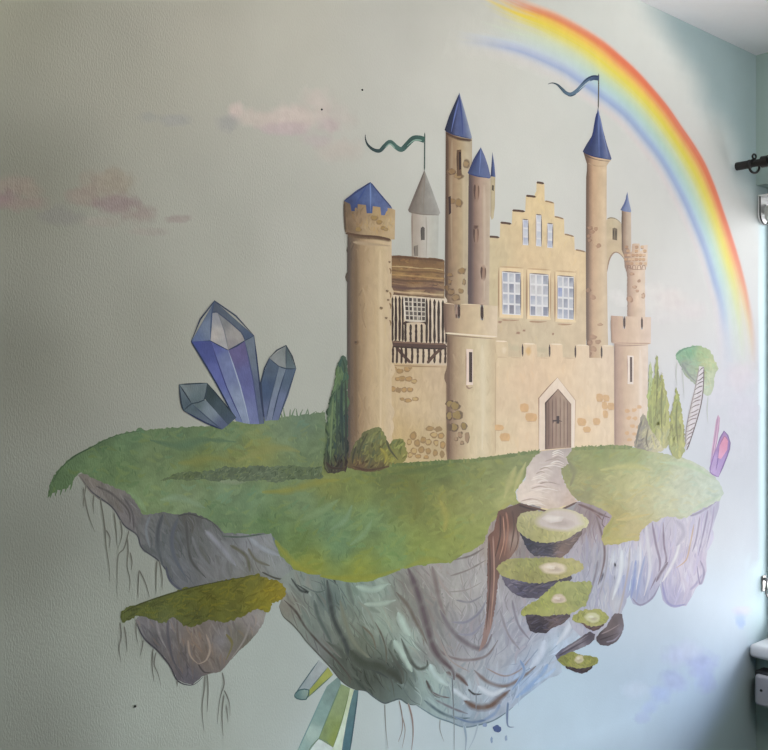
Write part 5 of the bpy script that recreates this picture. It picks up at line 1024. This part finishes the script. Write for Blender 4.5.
# ------------------------------------------------------------------ painted plants
def plant(name, label, cat, foot, group=None): return tag(empty(name, wall_pt(*foot)), label, cat, group)
def bush(name, label, poly, cols, foot, lay, n=120, L=8, ang=-75, cat='painted tree', group=None, strokes=()):
    f = field(cols, 6); p = Paint(lay); p.fill(poly, f, sp=2.4, smooth=2, mott=.12, ms=.15, rough=1.8, rs=.45)
    p.dabs(poly, n, L, 3.2, ang, [(30, 32, 18), (-34, -32, -24), (22, 24, 4), (-18, -8, 4)], f, 28, .85)
    for q, w_, k in strokes: p.stroke(q, w_, k, base=f, taper=(.2, .4))
    o = p.build(name, M['p_leaf'], None, wall_pt(*foot)); tag(o, label, cat, group); return o
bush('cypress', 'tall dark blue-green painted cypress against the left side of the castle corner tower',
     [(342.6, 355.4), (347, 362), (347.6, 380), (347.6, 420), (347.6, 466), (342, 471), (334, 473), (326, 472), (323.4, 458), (327, 440), (326.6, 424), (327.2, 414), (330.4, 396), (335, 384), (336.4, 376), (335.4, 369), (339, 360)],
     [(342, 362, 62, 84, 68), (337, 372, 74, 96, 66), (340, 400, 70, 92, 66), (344, 420, 36, 58, 56), (333, 420, 78, 98, 68), (342, 450, 42, 50, 44), (330, 450, 66, 84, 58), (335, 468, 62, 58, 44), (345, 465, 60, 44, 34)], (336, 473), 36, 150, 14, -82,
     strokes=(([(342, 380), (341, 410), (343, 450)], 4, (28, 48, 48)), ([(333, 400), (331, 430), (330, 460)], 3, (104, 122, 82)), ([(345, 380), (346, 420), (345, 460)], 3, (40, 44, 40)), ([(336, 390), (337, 420), (336, 455)], 2, (44, 62, 52)), ([(326, 462), (332, 468), (344, 468)], 3, (52, 40, 32))))
bush('bush', 'round olive painted bush in front of the castle corner tower',
     [(347, 466), (350, 455), (355, 442), (361, 437), (364, 432), (371, 428.6), (378, 427), (383, 432), (386, 438), (388.4, 446), (391, 441), (396, 439), (403, 439.3), (406, 448), (407, 457), (402, 463), (392, 466), (380, 470), (370, 472), (358, 470)],
     [(356, 450, 82, 82, 52), (366, 442, 92, 94, 58), (378, 434, 110, 112, 68), (372, 455, 94, 94, 52), (388, 455, 128, 122, 50), (398, 448, 116, 120, 62), (404, 456, 134, 128, 66), (360, 464, 92, 70, 44), (380, 466, 86, 74, 42)], (376, 472), 40, 110, 7, -60,
     strokes=(([(356, 446), (353, 456), (352, 464)], 3, (58, 56, 40)), ([(366, 436), (360, 448), (358, 460)], 2.4, (60, 62, 40)), ([(386, 440), (390, 450), (398, 460)], 3, (66, 66, 44)), ([(352, 466), (368, 470), (390, 466)], 3, (70, 48, 36)), ([(380, 448), (386, 456), (384, 464)], 4, (150, 140, 56))))
cyp = 'cypresses at the right end of the castle'
bush('cypress', 'palest of the slim painted cypresses, touching the right end tower of the castle',
     [(650, 361), (652, 372), (654, 400), (654, 446), (646, 446), (647, 420), (648, 396), (648.4, 374)], [(650, 370, 188, 197, 142), (650, 400, 160, 175, 108), (650, 440, 162, 169, 108)], (650, 447), 30, 30, 8, -88, group=cyp)
bush('cypress', 'tallest yellow-green painted cypress right of the castle, with the spiky tip',
     [(656.7, 355), (658.6, 372), (662, 390), (664, 410), (664, 446), (650, 446), (649, 424), (648, 404), (651, 390), (654, 376)], [(657, 366, 160, 167, 92), (653, 400, 170, 173, 96), (660, 400, 134, 137, 70), (656, 435, 162, 165, 96), (652, 420, 140, 145, 82)], (656, 447), 32, 60, 9, -86, group=cyp,
     strokes=(([(657, 366), (657, 390), (655, 420)], 2, (104, 108, 50)), ([(653, 392), (652, 410), (653, 430)], 2, (176, 180, 100))))
bush('cypress', 'slim painted cypress standing second from the right, left of the pointed lone one',
     [(661.6, 372), (665, 388), (668, 404), (669.6, 424), (668, 446), (657, 447), (655.6, 424), (656.6, 400), (659.6, 386)], [(662, 384, 174, 173, 92), (659, 410, 144, 147, 76), (666, 410, 178, 177, 104), (663, 440, 184, 179, 124)], (663, 448), 34, 60, 9, -86, group=cyp,
     strokes=(([(662, 384), (661, 410), (662, 435)], 2, (106, 108, 54)), ([(666, 396), (667, 415), (665, 436)], 2.2, (188, 186, 112))))
bush('cypress', 'lone pointed painted cypress beside the leaning tree trunk',
     [(676.2, 386.6), (679.6, 400), (682.4, 416), (684.6, 436), (684, 450), (679.6, 458.6), (672, 455), (668.6, 444), (669, 424), (672, 408), (674.4, 396)], [(676, 398, 160, 165, 82), (673, 420, 164, 165, 88), (680, 420, 182, 181, 104), (673, 445, 174, 175, 104), (680, 448, 180, 177, 104), (677, 430, 128, 129, 64)], (679, 458), 34, 80, 9, -86, group=cyp,
     strokes=(([(677, 402), (676, 424), (678, 446)], 2.2, (104, 108, 46)), ([(681, 416), (682, 434), (680, 450)], 2, (192, 190, 110))))
bush('bush', 'grey-green conical painted bush at the foot of the castle right end tower',
     [(643, 413), (647, 420), (650, 428), (655, 436), (660, 444), (664, 450), (655, 452), (643, 450), (634, 447), (634.6, 440), (638, 430), (640, 420)], [(643, 422, 148, 139, 122), (638, 440, 136, 125, 120), (648, 436, 192, 183, 142), (656, 446, 210, 201, 162), (644, 446, 152, 141, 126)], (646, 451), 38, 70, 6, -60,
     strokes=(([(642, 420), (638, 432), (636, 444)], 2.4, (104, 98, 88)), ([(648, 428), (646, 440), (648, 448)], 2, (96, 90, 74)), ([(652, 436), (654, 444), (656, 449)], 2, (198, 192, 132))))
# leaning tree with the ladder-marked trunk
LO = wall_pt(686, 450)
lt = tag(empty('leaning_tree', LO), 'painted leaning tree with a round green crown and ladder-like marks up its pale trunk', 'painted tree')
f = field([(680, 356, 128, 172, 132), (690, 352, 120, 168, 124), (702, 354, 166, 186, 128), (712, 362, 188, 196, 140), (690, 368, 158, 176, 146), (684, 366, 140, 152, 138), (702, 372, 168, 182, 128), (712, 376, 192, 202, 164), (706, 388, 196, 206, 176), (696, 378, 160, 168, 150)], 2)
cr_ = [(674.8, 355.6), (678, 351), (684, 348), (691, 346.4), (698, 345.4), (704, 347.6), (710, 350), (713, 357), (716, 363), (718.2, 368.6), (716, 372), (714.4, 378), (714, 386), (712, 392), (708, 396), (704, 394), (699, 389), (694, 384), (688, 378), (684, 374), (681, 368), (678.6, 362)]
p = Paint(14); p.fill(cr_, f, sp=2.2, smooth=2, mott=.1, ms=.15, rough=1.4, rs=.5); p.dabs(cr_, 80, 7, 2.4, 30, [(18, 18, 12), (-24, -20, -16), (10, -2, -14), (-14, 8, 6)], f, 50, .65)
p.stroke([(682, 364), (688, 374), (696, 382)], 3, (128, 134, 128), base=f); p.stroke([(676, 355), (684, 349), (697, 346)], 1.6, (92, 140, 108), base=None)
p.build('crown', M['p_leaf'], lt, LO)
tk = across((698, 366, 684.6, 450), (705, 366, 687.4, 450), [(0, (206, 196, 194)), (.4, (228, 220, 222)), (1, (218, 208, 212))])
tpoly = [(699, 366), (704, 367), (703.6, 378), (703, 390), (701.6, 402), (699, 415), (695, 428), (690.4, 440), (686.6, 450), (685.4, 449), (686, 440), (686.4, 428), (688.4, 415), (691, 402), (694.4, 390), (697, 378)]
p = Paint(17); p.fill(tpoly, tk, sp=2, mott=.05)
p.stroke([(703.8, 368), (703.2, 388), (700.6, 406), (695, 426), (687, 450)], 1.1, (98, 78, 80), taper=(.05, .05)); p.stroke([(699, 368), (694.6, 390), (689, 414), (686, 430), (685.6, 444)], .8, (150, 132, 130), taper=(.05, .05))
y = 369
while y < 449:
    k = (y - 366) / 84; xl = 699.4 - 14.4 * min(1, k * 1.35) if k < .7 else 686 - (k - .7) * 1; xl = 699.4 + (686 - 699.4) * min(1, k * 1.5); xr = 704 - 2 * k - 15 * k * k
    p.stroke([(xr, y - 1.5), ((xl + xr) / 2, y + .6 + math.sin(y)), (xl, y + 3)], 1.0, (104, 82, 84) if y < 395 else (136, 114, 116), taper=(.1, .5)); y += 4.6
p.build('trunk', M['p_wood'], lt, LO)
for q in ([(682, 370), (683, 382), (684, 398)], [(677, 362), (676, 374), (677, 386)], [(708, 396), (707, 410), (708, 424)]):
    p = Paint(18); p.stroke(q, 1.6, (186, 190, 176), over=backdrop, a=.6); p.build('hanging_vine', M['p_glaze'], lt, LO)

# ------------------------------------------------------------------ painted crystals
def crystal(label, facets, lines, foot, lay=16, tips=(), group=None):
    org = wall_pt(*foot); t = tag(empty('crystal', org), label, 'painted crystal', group)
    for name, fs in (('shaft', [q for q in facets if not q[2]]), ('point', [q for q in facets if q[2]])):
        if not fs: continue
        p = Paint(lay if name == 'shaft' else lay + 2)
        for poly, cols, _ in fs: p.fill(poly, field(cols, 6) if isinstance(cols, list) else cols, sp=2.4, mott=.08, ms=.15)
        for q, w_, k, tp in lines:
            if tp == (name == 'point'): p.stroke(q, w_, k, n=2, taper=(.05, .05))
        p.build(name, M['p_gem'], t, org)
    return t
navy = (38, 50, 76)
crystal('large violet-blue painted crystal, the tallest of the three on the left lawn', [
    ([(191, 341.6), (210.4, 340.4), (226, 386), (244, 423), (236, 421), (216, 383), (197.6, 352)], [(196, 345, 58, 68, 124), (214, 375, 84, 92, 146), (205, 348, 66, 74, 124), (232, 415, 104, 116, 150)], 0),
    ([(210.4, 340.4), (228, 349.8), (240, 386), (250, 424), (243, 423), (226, 386)], [(216, 348, 78, 86, 138), (226, 360, 106, 116, 152), (240, 410, 126, 138, 162)], 0),
    ([(228, 349.8), (244.4, 340.4), (253, 380), (260, 424), (250, 424), (240, 386)], [(236, 352, 92, 86, 126), (246, 380, 88, 92, 138), (254, 418, 104, 112, 152)], 0),
    ([(244.4, 340.4), (254, 335.7), (259, 380), (264, 423.6), (259, 424), (253, 380)], [(250, 345, 98, 108, 122), (258, 400, 78, 88, 112)], 0),
    ([(214.4, 301), (191, 341.6), (210.4, 340.4), (211.6, 313.4)], [(212, 310, 86, 98, 118), (196, 338, 84, 98, 130), (208, 330, 106, 118, 138)], 1),
    ([(211.6, 313.4), (217.4, 312.4), (224, 330), (228, 349.8), (210.4, 340.4)], [(214, 318, 138, 140, 146), (214, 335, 170, 164, 158), (224, 344, 150, 148, 150)], 1),
    ([(217.4, 312.4), (240.8, 332), (244.4, 340.4), (228, 349.8), (224, 330)], [(222, 322, 118, 120, 122), (236, 334, 150, 146, 142), (230, 344, 132, 128, 128)], 1),
    ([(214.4, 301), (254, 335.7), (244.4, 340.4), (240.8, 332), (217.4, 312.4), (211.6, 313.4)], [(216, 306, 74, 82, 96), (235, 322, 84, 94, 108), (250, 336, 66, 80, 104)], 1)],
    [([(191, 341.6), (210.4, 340.4), (228, 349.8), (244.4, 340.4), (254, 335.7)], 1.4, navy, False), ([(191, 341.6), (197.6, 352), (216, 383), (236, 421)], 1.5, navy, False), ([(254, 335.7), (259, 380), (264, 423)], 1.5, navy, False), ([(228, 350), (240, 386), (249, 422)], 1.2, (150, 160, 180), False), ([(210.6, 341), (226, 386), (242, 421)], 1.2, (58, 64, 110), False), ([(244.6, 341), (253, 380), (259, 422)], 1.2, (66, 76, 110), False),
     ([(191, 341.6), (214.4, 301), (254, 335.7)], 1.6, (50, 60, 80), True), ([(214.4, 301.6), (211.6, 313.4), (210.4, 340)], 1.4, (60, 74, 100), True), ([(212, 313), (217.4, 312.4), (240.8, 332), (244.4, 340.4)], 1.2, (62, 72, 92), True), ([(217.4, 312.4), (224, 330), (228, 349)], 1, (110, 112, 118), True)], (250, 424), 20)
crystal('small dark teal painted crystal leaning left at the foot of the violet-blue one', [
    ([(179, 384.4), (207, 383), (204, 400), (191.6, 403.6)], [(185, 390, 108, 118, 120), (200, 388, 96, 108, 112), (196, 400, 84, 98, 104)], 1),
    ([(179, 384.4), (191.6, 403.6), (183.4, 410.7), (181, 402.5)], [(182, 392, 88, 100, 108), (186, 405, 70, 84, 94)], 1),
    ([(207, 383), (236, 417.7), (228, 425), (205.6, 400), (204, 398)], [(208, 392, 44, 58, 62), (222, 408, 56, 70, 78), (230, 420, 60, 74, 90)], 0),
    ([(191.6, 403.6), (204, 400), (206, 400.4), (228, 425), (222, 429.4), (210, 420)], [(196, 406, 86, 100, 104), (210, 412, 116, 128, 138), (222, 425, 76, 86, 112)], 0),
    ([(183.4, 410.7), (191.6, 403.6), (210, 420), (222, 429.4), (206, 423)], [(190, 410, 74, 88, 96), (206, 420, 86, 98, 112), (218, 428, 72, 84, 112)], 0)],
    [([(179, 384.4), (207, 383)], 1.3, (44, 56, 64), True), ([(179, 384.4), (181, 402.5), (183.4, 410.7)], 1.4, (44, 54, 68), True), ([(179.4, 385), (191.6, 403.6)], 1.2, (40, 50, 60), True), ([(207, 383), (204, 400), (191.6, 403.6), (183.4, 410.7)], 1.2, (48, 60, 70), True), ([(207, 383), (236, 417.7)], 1.4, (36, 48, 58), False), ([(183.4, 410.7), (206, 423), (222, 429.4)], 1.5, (42, 50, 78), False), ([(192, 404), (210, 420), (221, 428.6)], 1.1, (60, 72, 90), False)], (222, 429), 24)
crystal('slate blue painted crystal leaning right, right of the violet-blue one', [
    ([(269, 358), (279, 366), (270, 400), (265, 421), (264, 416), (260.8, 382.6)], [(268, 368, 72, 86, 104), (264, 390, 58, 76, 104), (268, 412, 84, 94, 124)], 0),
    ([(279, 366), (286, 368), (278, 395), (272, 420), (265, 421), (270, 400)], [(280, 375, 106, 118, 132), (270, 410, 110, 120, 142)], 0),
    ([(286, 368), (296, 368.5), (288, 396), (278.4, 420), (272, 420.4), (278, 395)], [(290, 376, 74, 90, 110), (280, 408, 96, 106, 136)], 0),
    ([(285.8, 345.5), (269, 358), (279, 366), (286, 368)], [(284, 352, 118, 124, 124), (276, 360, 128, 132, 132)], 1),
    ([(285.8, 345.5), (296, 368.5), (286, 368)], [(287, 355, 74, 88, 92), (292, 366, 90, 104, 110)], 1)],
    [([(269, 358), (260.8, 382.6), (264.6, 421)], 1.5, (44, 56, 76), False), ([(296, 368.5), (278.4, 420)], 1.4, (52, 64, 84), False), ([(279, 366), (270, 400), (266, 420)], 1.1, (60, 74, 96), False), ([(286, 369), (278, 395), (272, 420)], 1.2, (50, 64, 88), False), ([(269, 358), (279, 366), (286, 368.6), (296, 368.5)], 1.3, (44, 58, 74), False), ([(269, 358), (285.8, 345.5), (296, 368.5)], 1.5, (54, 64, 74), True), ([(285.8, 346), (286, 368)], 1.1, (60, 72, 82), True)], (270, 421), 20)
crystal('short green and white painted crystal pointing left, under the middle of the big island', [
    ([(294, 695.4), (319, 660), (328, 667), (309, 690), (299, 690)], [(300, 688, 132, 144, 148), (318, 668, 150, 158, 160)], 0),
    ([(309, 690), (328, 667), (333, 674.6), (306, 699)], [(312, 690, 138, 146, 72), (328, 674, 150, 156, 84)], 0),
    ([(294, 695.4), (299, 690), (309, 690), (306, 699.3), (297, 698.6)], [(297, 695, 84, 112, 112), (306, 694, 128, 146, 140)], 1)],
    [([(294, 695.4), (319, 660)], 1.2, (82, 98, 104), False), ([(306, 699), (333, 674.6)], 1.1, (86, 104, 88), False), ([(309, 690), (328, 667)], 1, (96, 112, 104), False), ([(294, 695.4), (297, 698.6), (306, 699.3), (309, 690), (299, 690), (294, 695.4)], 1.2, (58, 84, 86), True)], (320, 672), 3)
crystal('long pale green painted crystal pointing down below the big island', [
    ([(296, 754), (311, 721.5), (327, 686), (339, 676), (341, 684), (332, 706), (318.6, 738.6), (306, 756)], [(305, 745, 132, 158, 154), (318, 715, 122, 148, 144), (332, 690, 112, 134, 130), (310, 735, 156, 176, 168)], 0),
    ([(318.6, 738.6), (332, 706), (341, 684), (350, 688), (342, 720), (333, 747.5)], [(325, 736, 118, 136, 98), (338, 700, 130, 146, 108), (334, 740, 128, 142, 74)], 0),
    ([(333, 747.5), (342, 720), (350, 688), (354, 690), (347, 722), (341, 758), (330, 758)], [(340, 735, 190, 204, 188), (350, 695, 176, 188, 160)], 0),
    ([(341, 758), (347, 722), (354, 690), (358.4, 690), (354, 722), (349, 758)], [(346, 745, 74, 106, 116), (355, 700, 84, 112, 116)], 0),
    ([(306, 756), (318.6, 738.6), (333, 747.5), (330, 758)], (198, 210, 208), 1)],
    [([(296, 754), (311, 721.5), (327, 686)], 1.2, (108, 136, 136), False), ([(306, 755), (318.6, 738.6), (333, 747.5)], 1.2, (104, 126, 108), True), ([(318.6, 738.6), (332, 706), (341, 684)], 1.1, (98, 122, 104), False), ([(333, 747.5), (342, 720), (350, 688)], 1.1, (106, 126, 84), False), ([(349, 757), (354, 722), (358.4, 690)], 1.4, (60, 84, 92), False), ([(341, 757), (347, 722), (354, 690)], 1.1, (84, 112, 116), False)], (325, 752), 0)
crystal('thin pink painted crystal sliver at the right tip of the island', [
    ([(718, 414.6), (720, 418), (719, 430), (715, 452), (711, 470), (710, 462), (713, 440), (716, 420)], [(718, 420, 208, 160, 190), (714, 445, 222, 176, 206), (711, 464, 196, 168, 214)], 0)],
    [([(718, 415), (716, 430), (710.6, 466)], 1, (170, 126, 166), False), ([(719.6, 418), (717, 440), (713, 458)], .9, (188, 140, 178), False)], (711, 470), 12)
crystal('stubby purple and pink painted crystal at the right tip of the island', [
    ([(717, 446), (724, 431), (728, 436), (730, 443), (727, 456), (718.4, 477.4), (712, 474), (710, 468)], [(720, 440, 172, 120, 186), (728, 446, 140, 100, 176), (714, 466, 196, 164, 216), (722, 466, 164, 130, 198), (720, 474, 190, 160, 214)], 0),
    ([(719.4, 446), (724.4, 436), (728, 441), (727, 450), (721, 459), (718, 458)], [(724, 444, 222, 136, 172), (720, 455, 232, 160, 196)], 1)],
    [([(717, 446), (724, 431), (730, 443), (727, 456), (718.4, 477)], 1.3, (116, 78, 150), False), ([(717, 446), (710, 468), (712, 474), (718.4, 477)], 1.2, (142, 104, 176), False), ([(719.4, 446), (718, 458), (716, 470)], 1.2, (126, 92, 168), False), ([(719.4, 446), (724.4, 436), (728, 441)], 1, (170, 90, 140), True)], (715, 476), 14)

# ------------------------------------------------------------------ rainbow
RO = wall_pt(640, 200)
rb_ = tag(empty('rainbow', RO), 'painted rainbow arching from the top edge down to the window end', 'painted rainbow')
for name, t0, t1 in (('red_band', -.07, .13), ('orange_band', .13, .23), ('yellow_band', .23, .46), ('green_band', .46, .62), ('aqua_band', .62, .85), ('blue_band', .85, 1.06), ('pink_band', 1.06, 1.32)):
    p = Paint(1); V = []; Q = []; m = max(4, int((t1 - t0) * 44)); n0, n1 = 2, len(OUT)
    for i in range(n0, n1):
        for j in range(m + 1):
            t = t0 + (t1 - t0) * j / m
            x, y = OUT[i][0] + (INN[i][0] - OUT[i][0]) * t, OUT[i][1] + (INN[i][1] - OUT[i][1]) * t
            k, al = bow_at(i, t)
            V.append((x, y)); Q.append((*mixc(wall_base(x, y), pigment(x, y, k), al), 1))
    w = m + 1
    p._add(V, Q, [(i * w + j, i * w + j + 1, (i + 1) * w + j + 1, (i + 1) * w + j) for i in range(n1 - n0 - 1) for j in range(m)], p.off())
    p.build(name, M['p_glaze'], rb_, RO)

# ------------------------------------------------------------------ clouds
def cloud(label, spots, foot, cat='painted cloud', lay=3):
    """thin opaque scumble: each spot is worked wet into what is under it, so the rim vanishes into the wall paint"""
    sp = 2.2
    x0 = min(s[0] - 1.7 * s[2] for s in spots); x1 = max(s[0] + 1.7 * s[2] for s in spots)
    y0 = min(s[1] - 1.7 * s[3] for s in spots); y1 = max(s[1] + 1.7 * s[3] for s in spots)
    nx, ny = int((x1 - x0) / sp), int((y1 - y0) / sp)
    g = {}
    for j in range(ny + 1):
        for i in range(nx + 1):
            x, y = x0 + i * sp, y0 + j * sp
            c = None; tot = 0
            q = fbm(x, y, .07); q2 = fbm(x + 40, y, .16)
            for (cx, cy, rx, ry, col, a) in spots:
                r = math.hypot((x - cx) / (rx * 1.25), (y - cy) / (ry * 1.35)) + .34 * q + .14 * q2
                if r >= 1.25: continue
                k = max(0, min(1, (1.25 - r) / .95)); k = a * k * k * (3 - 2 * k)
                if k > .004:
                    if c is None: c = backdrop(x, y)
                    c = mixc(c, pigment(x, y, tuple(v + 7 * q2 for v in col)), k); tot = max(tot, k)
            if tot > .004: g[i, j] = (x, y, c, tot)
    # keep the one connected patch
    left = set(g); best = []
    while left:
        st = [left.pop()]; comp = list(st)
        while st:
            i, j = st.pop()
            for d in ((1, 0), (-1, 0), (0, 1), (0, -1)):
                n_ = (i + d[0], j + d[1])
                if n_ in left: left.discard(n_); st.append(n_); comp.append(n_)
        if len(comp) > len(best): best = comp
    keep = set(best); idx = {k: i for i, k in enumerate(best)}
    p = Paint(lay)
    fs = [(idx[i, j], idx[i + 1, j], idx[i + 1, j + 1], idx[i, j + 1]) for (i, j) in best if {(i + 1, j), (i + 1, j + 1), (i, j + 1)} <= keep]
    use = sorted({v for f in fs for v in f}); re_ = {v: i for i, v in enumerate(use)}
    p._add([g[best[v]][:2] for v in use], [(*g[best[v]][2], 1) for v in use], [tuple(re_[v] for v in f) for f in fs], p.off())
    o = p.build('cloud', M['p_glaze'], None, wall_pt(*foot)); tag(o, label, cat); return o
cloud('wide pale pink painted cloud above the green pennant', [(236, 110, 8, 7, (203, 187, 180), 0.84), (262, 118, 22, 9, (193, 181, 172), 0.84), (295, 116, 26, 11, (199, 186, 178), 0.90), (318, 102, 15, 12, (195, 185, 177), 0.78), (338, 118, 14, 12, (189, 179, 172), 0.60), (330, 126, 12, 7, (186, 170, 170), 0.72), (285, 129, 26, 5, (185, 167, 170), 0.66), (340, 150, 18, 10, (187, 175, 166), 0.54), (318, 140, 14, 5, (183, 167, 170), 0.48), (228, 122, 10, 7, (145, 143, 146), 0.48)], (290, 140))
cloud('dusky pink painted cloud on the dim left part of the wall', [(104, 186, 24, 13, (142, 132, 120), 0.84), (120, 180, 16, 9, (146, 138, 124), 0.84), (82, 196, 14, 9, (140, 128, 118), 0.72), (116, 204, 20, 8, (134, 116, 116), 0.72), (140, 214, 18, 8, (140, 126, 120), 0.72), (100, 222, 18, 5, (148, 142, 132), 0.72), (150, 232, 18, 4, (150, 142, 134), 0.60), (176, 219, 11, 4, (144, 128, 124), 0.66), (60, 216, 22, 10, (122, 120, 116), 0.54)], (120, 232))
cloud('pink painted cloud cut off by the left edge of the picture', [(10, 186, 20, 9, (138, 126, 116), 0.78), (4, 199, 14, 8, (130, 108, 110), 0.78), (22, 203, 22, 7, (136, 122, 114), 0.72), (30, 190, 12, 7, (138, 128, 116), 0.60)], (12, 212), lay=7)
cloud('faint mauve painted wisp high on the left, above the dusky pink cloud', [(150, 118, 10, 5, (146, 146, 142), .55), (176, 120, 14, 5, (150, 149, 148), .55)], (164, 124), lay=9)
cloud('faint pinkish-white painted cloud seen beside and through the castle arch', [(655, 292, 14, 8, (230, 222, 218), .65), (672, 300, 14, 9, (230, 218, 214), .65), (690, 312, 14, 8, (228, 216, 216), .6), (652, 304, 10, 6, (228, 222, 218), .55), (672, 318, 16, 6, (228, 220, 220), .5), (634, 300, 16, 6, (226, 221, 218), .45), (616, 296, 8, 6, (228, 222, 220), .5)], (668, 318), lay=11)
cloud('pale pink and lilac painted haze around the lower end of the rainbow', [(738, 376, 14, 14, (232, 214, 222), .5), (716, 390, 18, 14, (226, 220, 230), .45), (742, 410, 14, 16, (224, 216, 230), .45), (730, 440, 18, 18, (224, 224, 234), .4)], (736, 450), lay=5)
cloud('blue-violet painted cloud low on the right, below the lilac rocks', [(678, 656, 14, 9, (188, 198, 228), 0.90), (700, 664, 14, 11, (172, 184, 222), 0.98), (706, 682, 9, 12, (166, 180, 218), 0.90), (672, 680, 13, 9, (170, 184, 218), 0.98), (660, 694, 9, 8, (166, 184, 220), 0.90), (650, 708, 8, 6, (170, 188, 220), 0.83), (642, 718, 8, 5, (172, 188, 220), 0.75), (690, 650, 12, 8, (196, 206, 230), 0.75), (615, 730, 9, 6, (172, 190, 220), 0.75), (604, 742, 8, 6, (172, 190, 220), 0.75), (636, 690, 12, 8, (194, 208, 228), 0.60)], (680, 716))
cloud('small blue painted smudge near the window sill', [(741, 620, 5, 8, (168, 190, 232), .75), (744, 610, 9, 5, (218, 206, 230), .5), (731, 676, 4, 6, (160, 182, 216), .5)], (741, 630), lay=8)

# ------------------------------------------------------------------ pin holes in the wall
for x, y, lab in ((321.5, 109.6, 'tiny dark pin stuck in the pink cloud above the green pennant'), (362, 90, 'tiny dark pin in the bare wall right of the pink cloud'), (135, 706, 'tiny dark pin low on the wall under the small islet')):
    bm = bmesh.new(); c = wall_pt(x, y, .001); bmesh.ops.create_uvsphere(bm, u_segments=12, v_segments=8, radius=.0016)
    add_cyl(bm, (0, .0, 0), (0, .002, 0), .0009)
    o = bm_obj('wall_pin', bm, M['dark'], None, True); o.location = c; tag(o, lab, 'pin')

# ------------------------------------------------------------------ curtain rod, blind, socket box, window catch
def rel_empty(name, loc, label, cat): return tag(empty(name, loc), label, cat)
rx, rz = -.135, 2.090
RODL = Vector((rx, -.02, rz))
rod = rel_empty('curtain_rod', RODL, 'black metal curtain rod fixed above the window at the right edge', 'curtain rod')
bm = bmesh.new(); add_cyl(bm, (0, 0, 0), (0, -1.42, 0), .0085); bm_obj('pole', bm, M['black'], rod, False)
bm = bmesh.new(); add_cyl(bm, (0, .001, 0), (0, -.030, 0), .0098); add_cyl(bm, (0, -.030, 0), (0, -.034, 0), .0108); bm_obj('end_cap', bm, M['black'], rod)
bm = bmesh.new(); add_cyl(bm, (0, -.062, 0), (0, -.078, 0), .0135); add_cyl(bm, (0, -.07, 0), (.132, -.07, 0), .006); add_cyl(bm, (.128, -.07, 0), (.1345, -.07, 0), .022); bm_obj('bracket', bm, M['black'], rod)
RG = RODL + Vector((0, -.043, -.007))
ring = rel_empty('curtain_ring', RG, 'black curtain ring hanging on the curtain rod near its end', 'curtain ring')
bm = bmesh.new(); add_torus(bm, (0, 0, 0), (.35, 1, 0), .0155, .0028); bm_obj('hoop', bm, M['black'], ring, True)
bm = bmesh.new(); add_torus(bm, (0, 0, .0235), (.35, 1, 0), .0054, .0022, 20, 8); bm_obj('eyelet', bm, M['black'], ring, True)

BL = Vector((.032, -.006, 1.996))
blind = rel_empty('roller_blind', BL, 'white roller blind rolled up at the top of the window recess', 'blind')
bm = bmesh.new(); add_cyl(bm, (0, -.010, 0), (0, WY + .03, 0), .0215); bm_obj('fabric_roll', bm, M['fabric'], blind, True)
bm = bmesh.new(); add_box(bm, (-.027, 0, 0), (.027, .004, .045), .001); add_cyl(bm, (0, 0, 0), (0, .004, 0), .027, seg=40); add_box(bm, (-.027, -.03, .041), (.027, .004, .046), .001); bm_obj('bracket', bm, M['upvc'], blind)
bm = bmesh.new()
rim_ = [(-.0262, .042), (-.0262, .01)] + [(.0262 * math.cos(R(180 + k * 15)), .0262 * math.sin(R(180 + k * 15))) for k in range(13)] + [(.0262, .01), (.0262, .042)]
for (xa, za), (xb, zb) in zip(rim_, rim_[1:]): add_cyl(bm, (xa, -.0015, za), (xb, -.0015, zb), .0019, seg=8)
bm_obj('bracket_rim', bm, M['dark'], blind)
BX = Vector((-.036, -.022, .818))
box = rel_empty('wall_box', BX, 'grey plastic box with rounded corners and one dark screw under the window sill', 'box')
bm = bmesh.new(); add_box(bm, (-.026, -.20, -.040), (.004, -.004, .036), .008, 4); bm_obj('cover', bm, M['box'], box)
bm = bmesh.new(); add_box(bm, (-.016, -.204, -.042), (.0295, .002, .043), .008, 4); bm_obj('dark_rim', bm, M['dark'], box)  # dark rim showing round the edges of the cover
bm = bmesh.new(); add_cyl(bm, (-.0272, -.022, .000), (-.0255, -.022, .000), .0032, .0036); bm_obj('screw', bm, M['dark'], box)

HD = Vector((.036, -.0006, 1.058))
hd = rel_empty('cord_hook', HD, 'small worn silver cord hook on the wall edge beside the window', 'hook')
bm = bmesh.new(); add_box(bm, (-.008, -.003, -.020), (.012, 0, .020), .002); bm_obj('back_plate', bm, M['chrome'], hd)
bm = bmesh.new(); add_cyl(bm, (.002, -.002, .012), (-.002, -.012, .010), .0042); add_cyl(bm, (-.002, -.012, .014), (-.010, -.012, -.022), .0034, .0026); add_cyl(bm, (-.010, -.012, -.022), (-.002, -.012, -.032), .0026, .002); bm_obj('hook_arm', bm, M['chrome'], hd, True)
bm = bmesh.new(); add_sphere(bm, (.004, -.0032, -.013), .0022); bm_obj('screw', bm, M['dark'], hd, True)
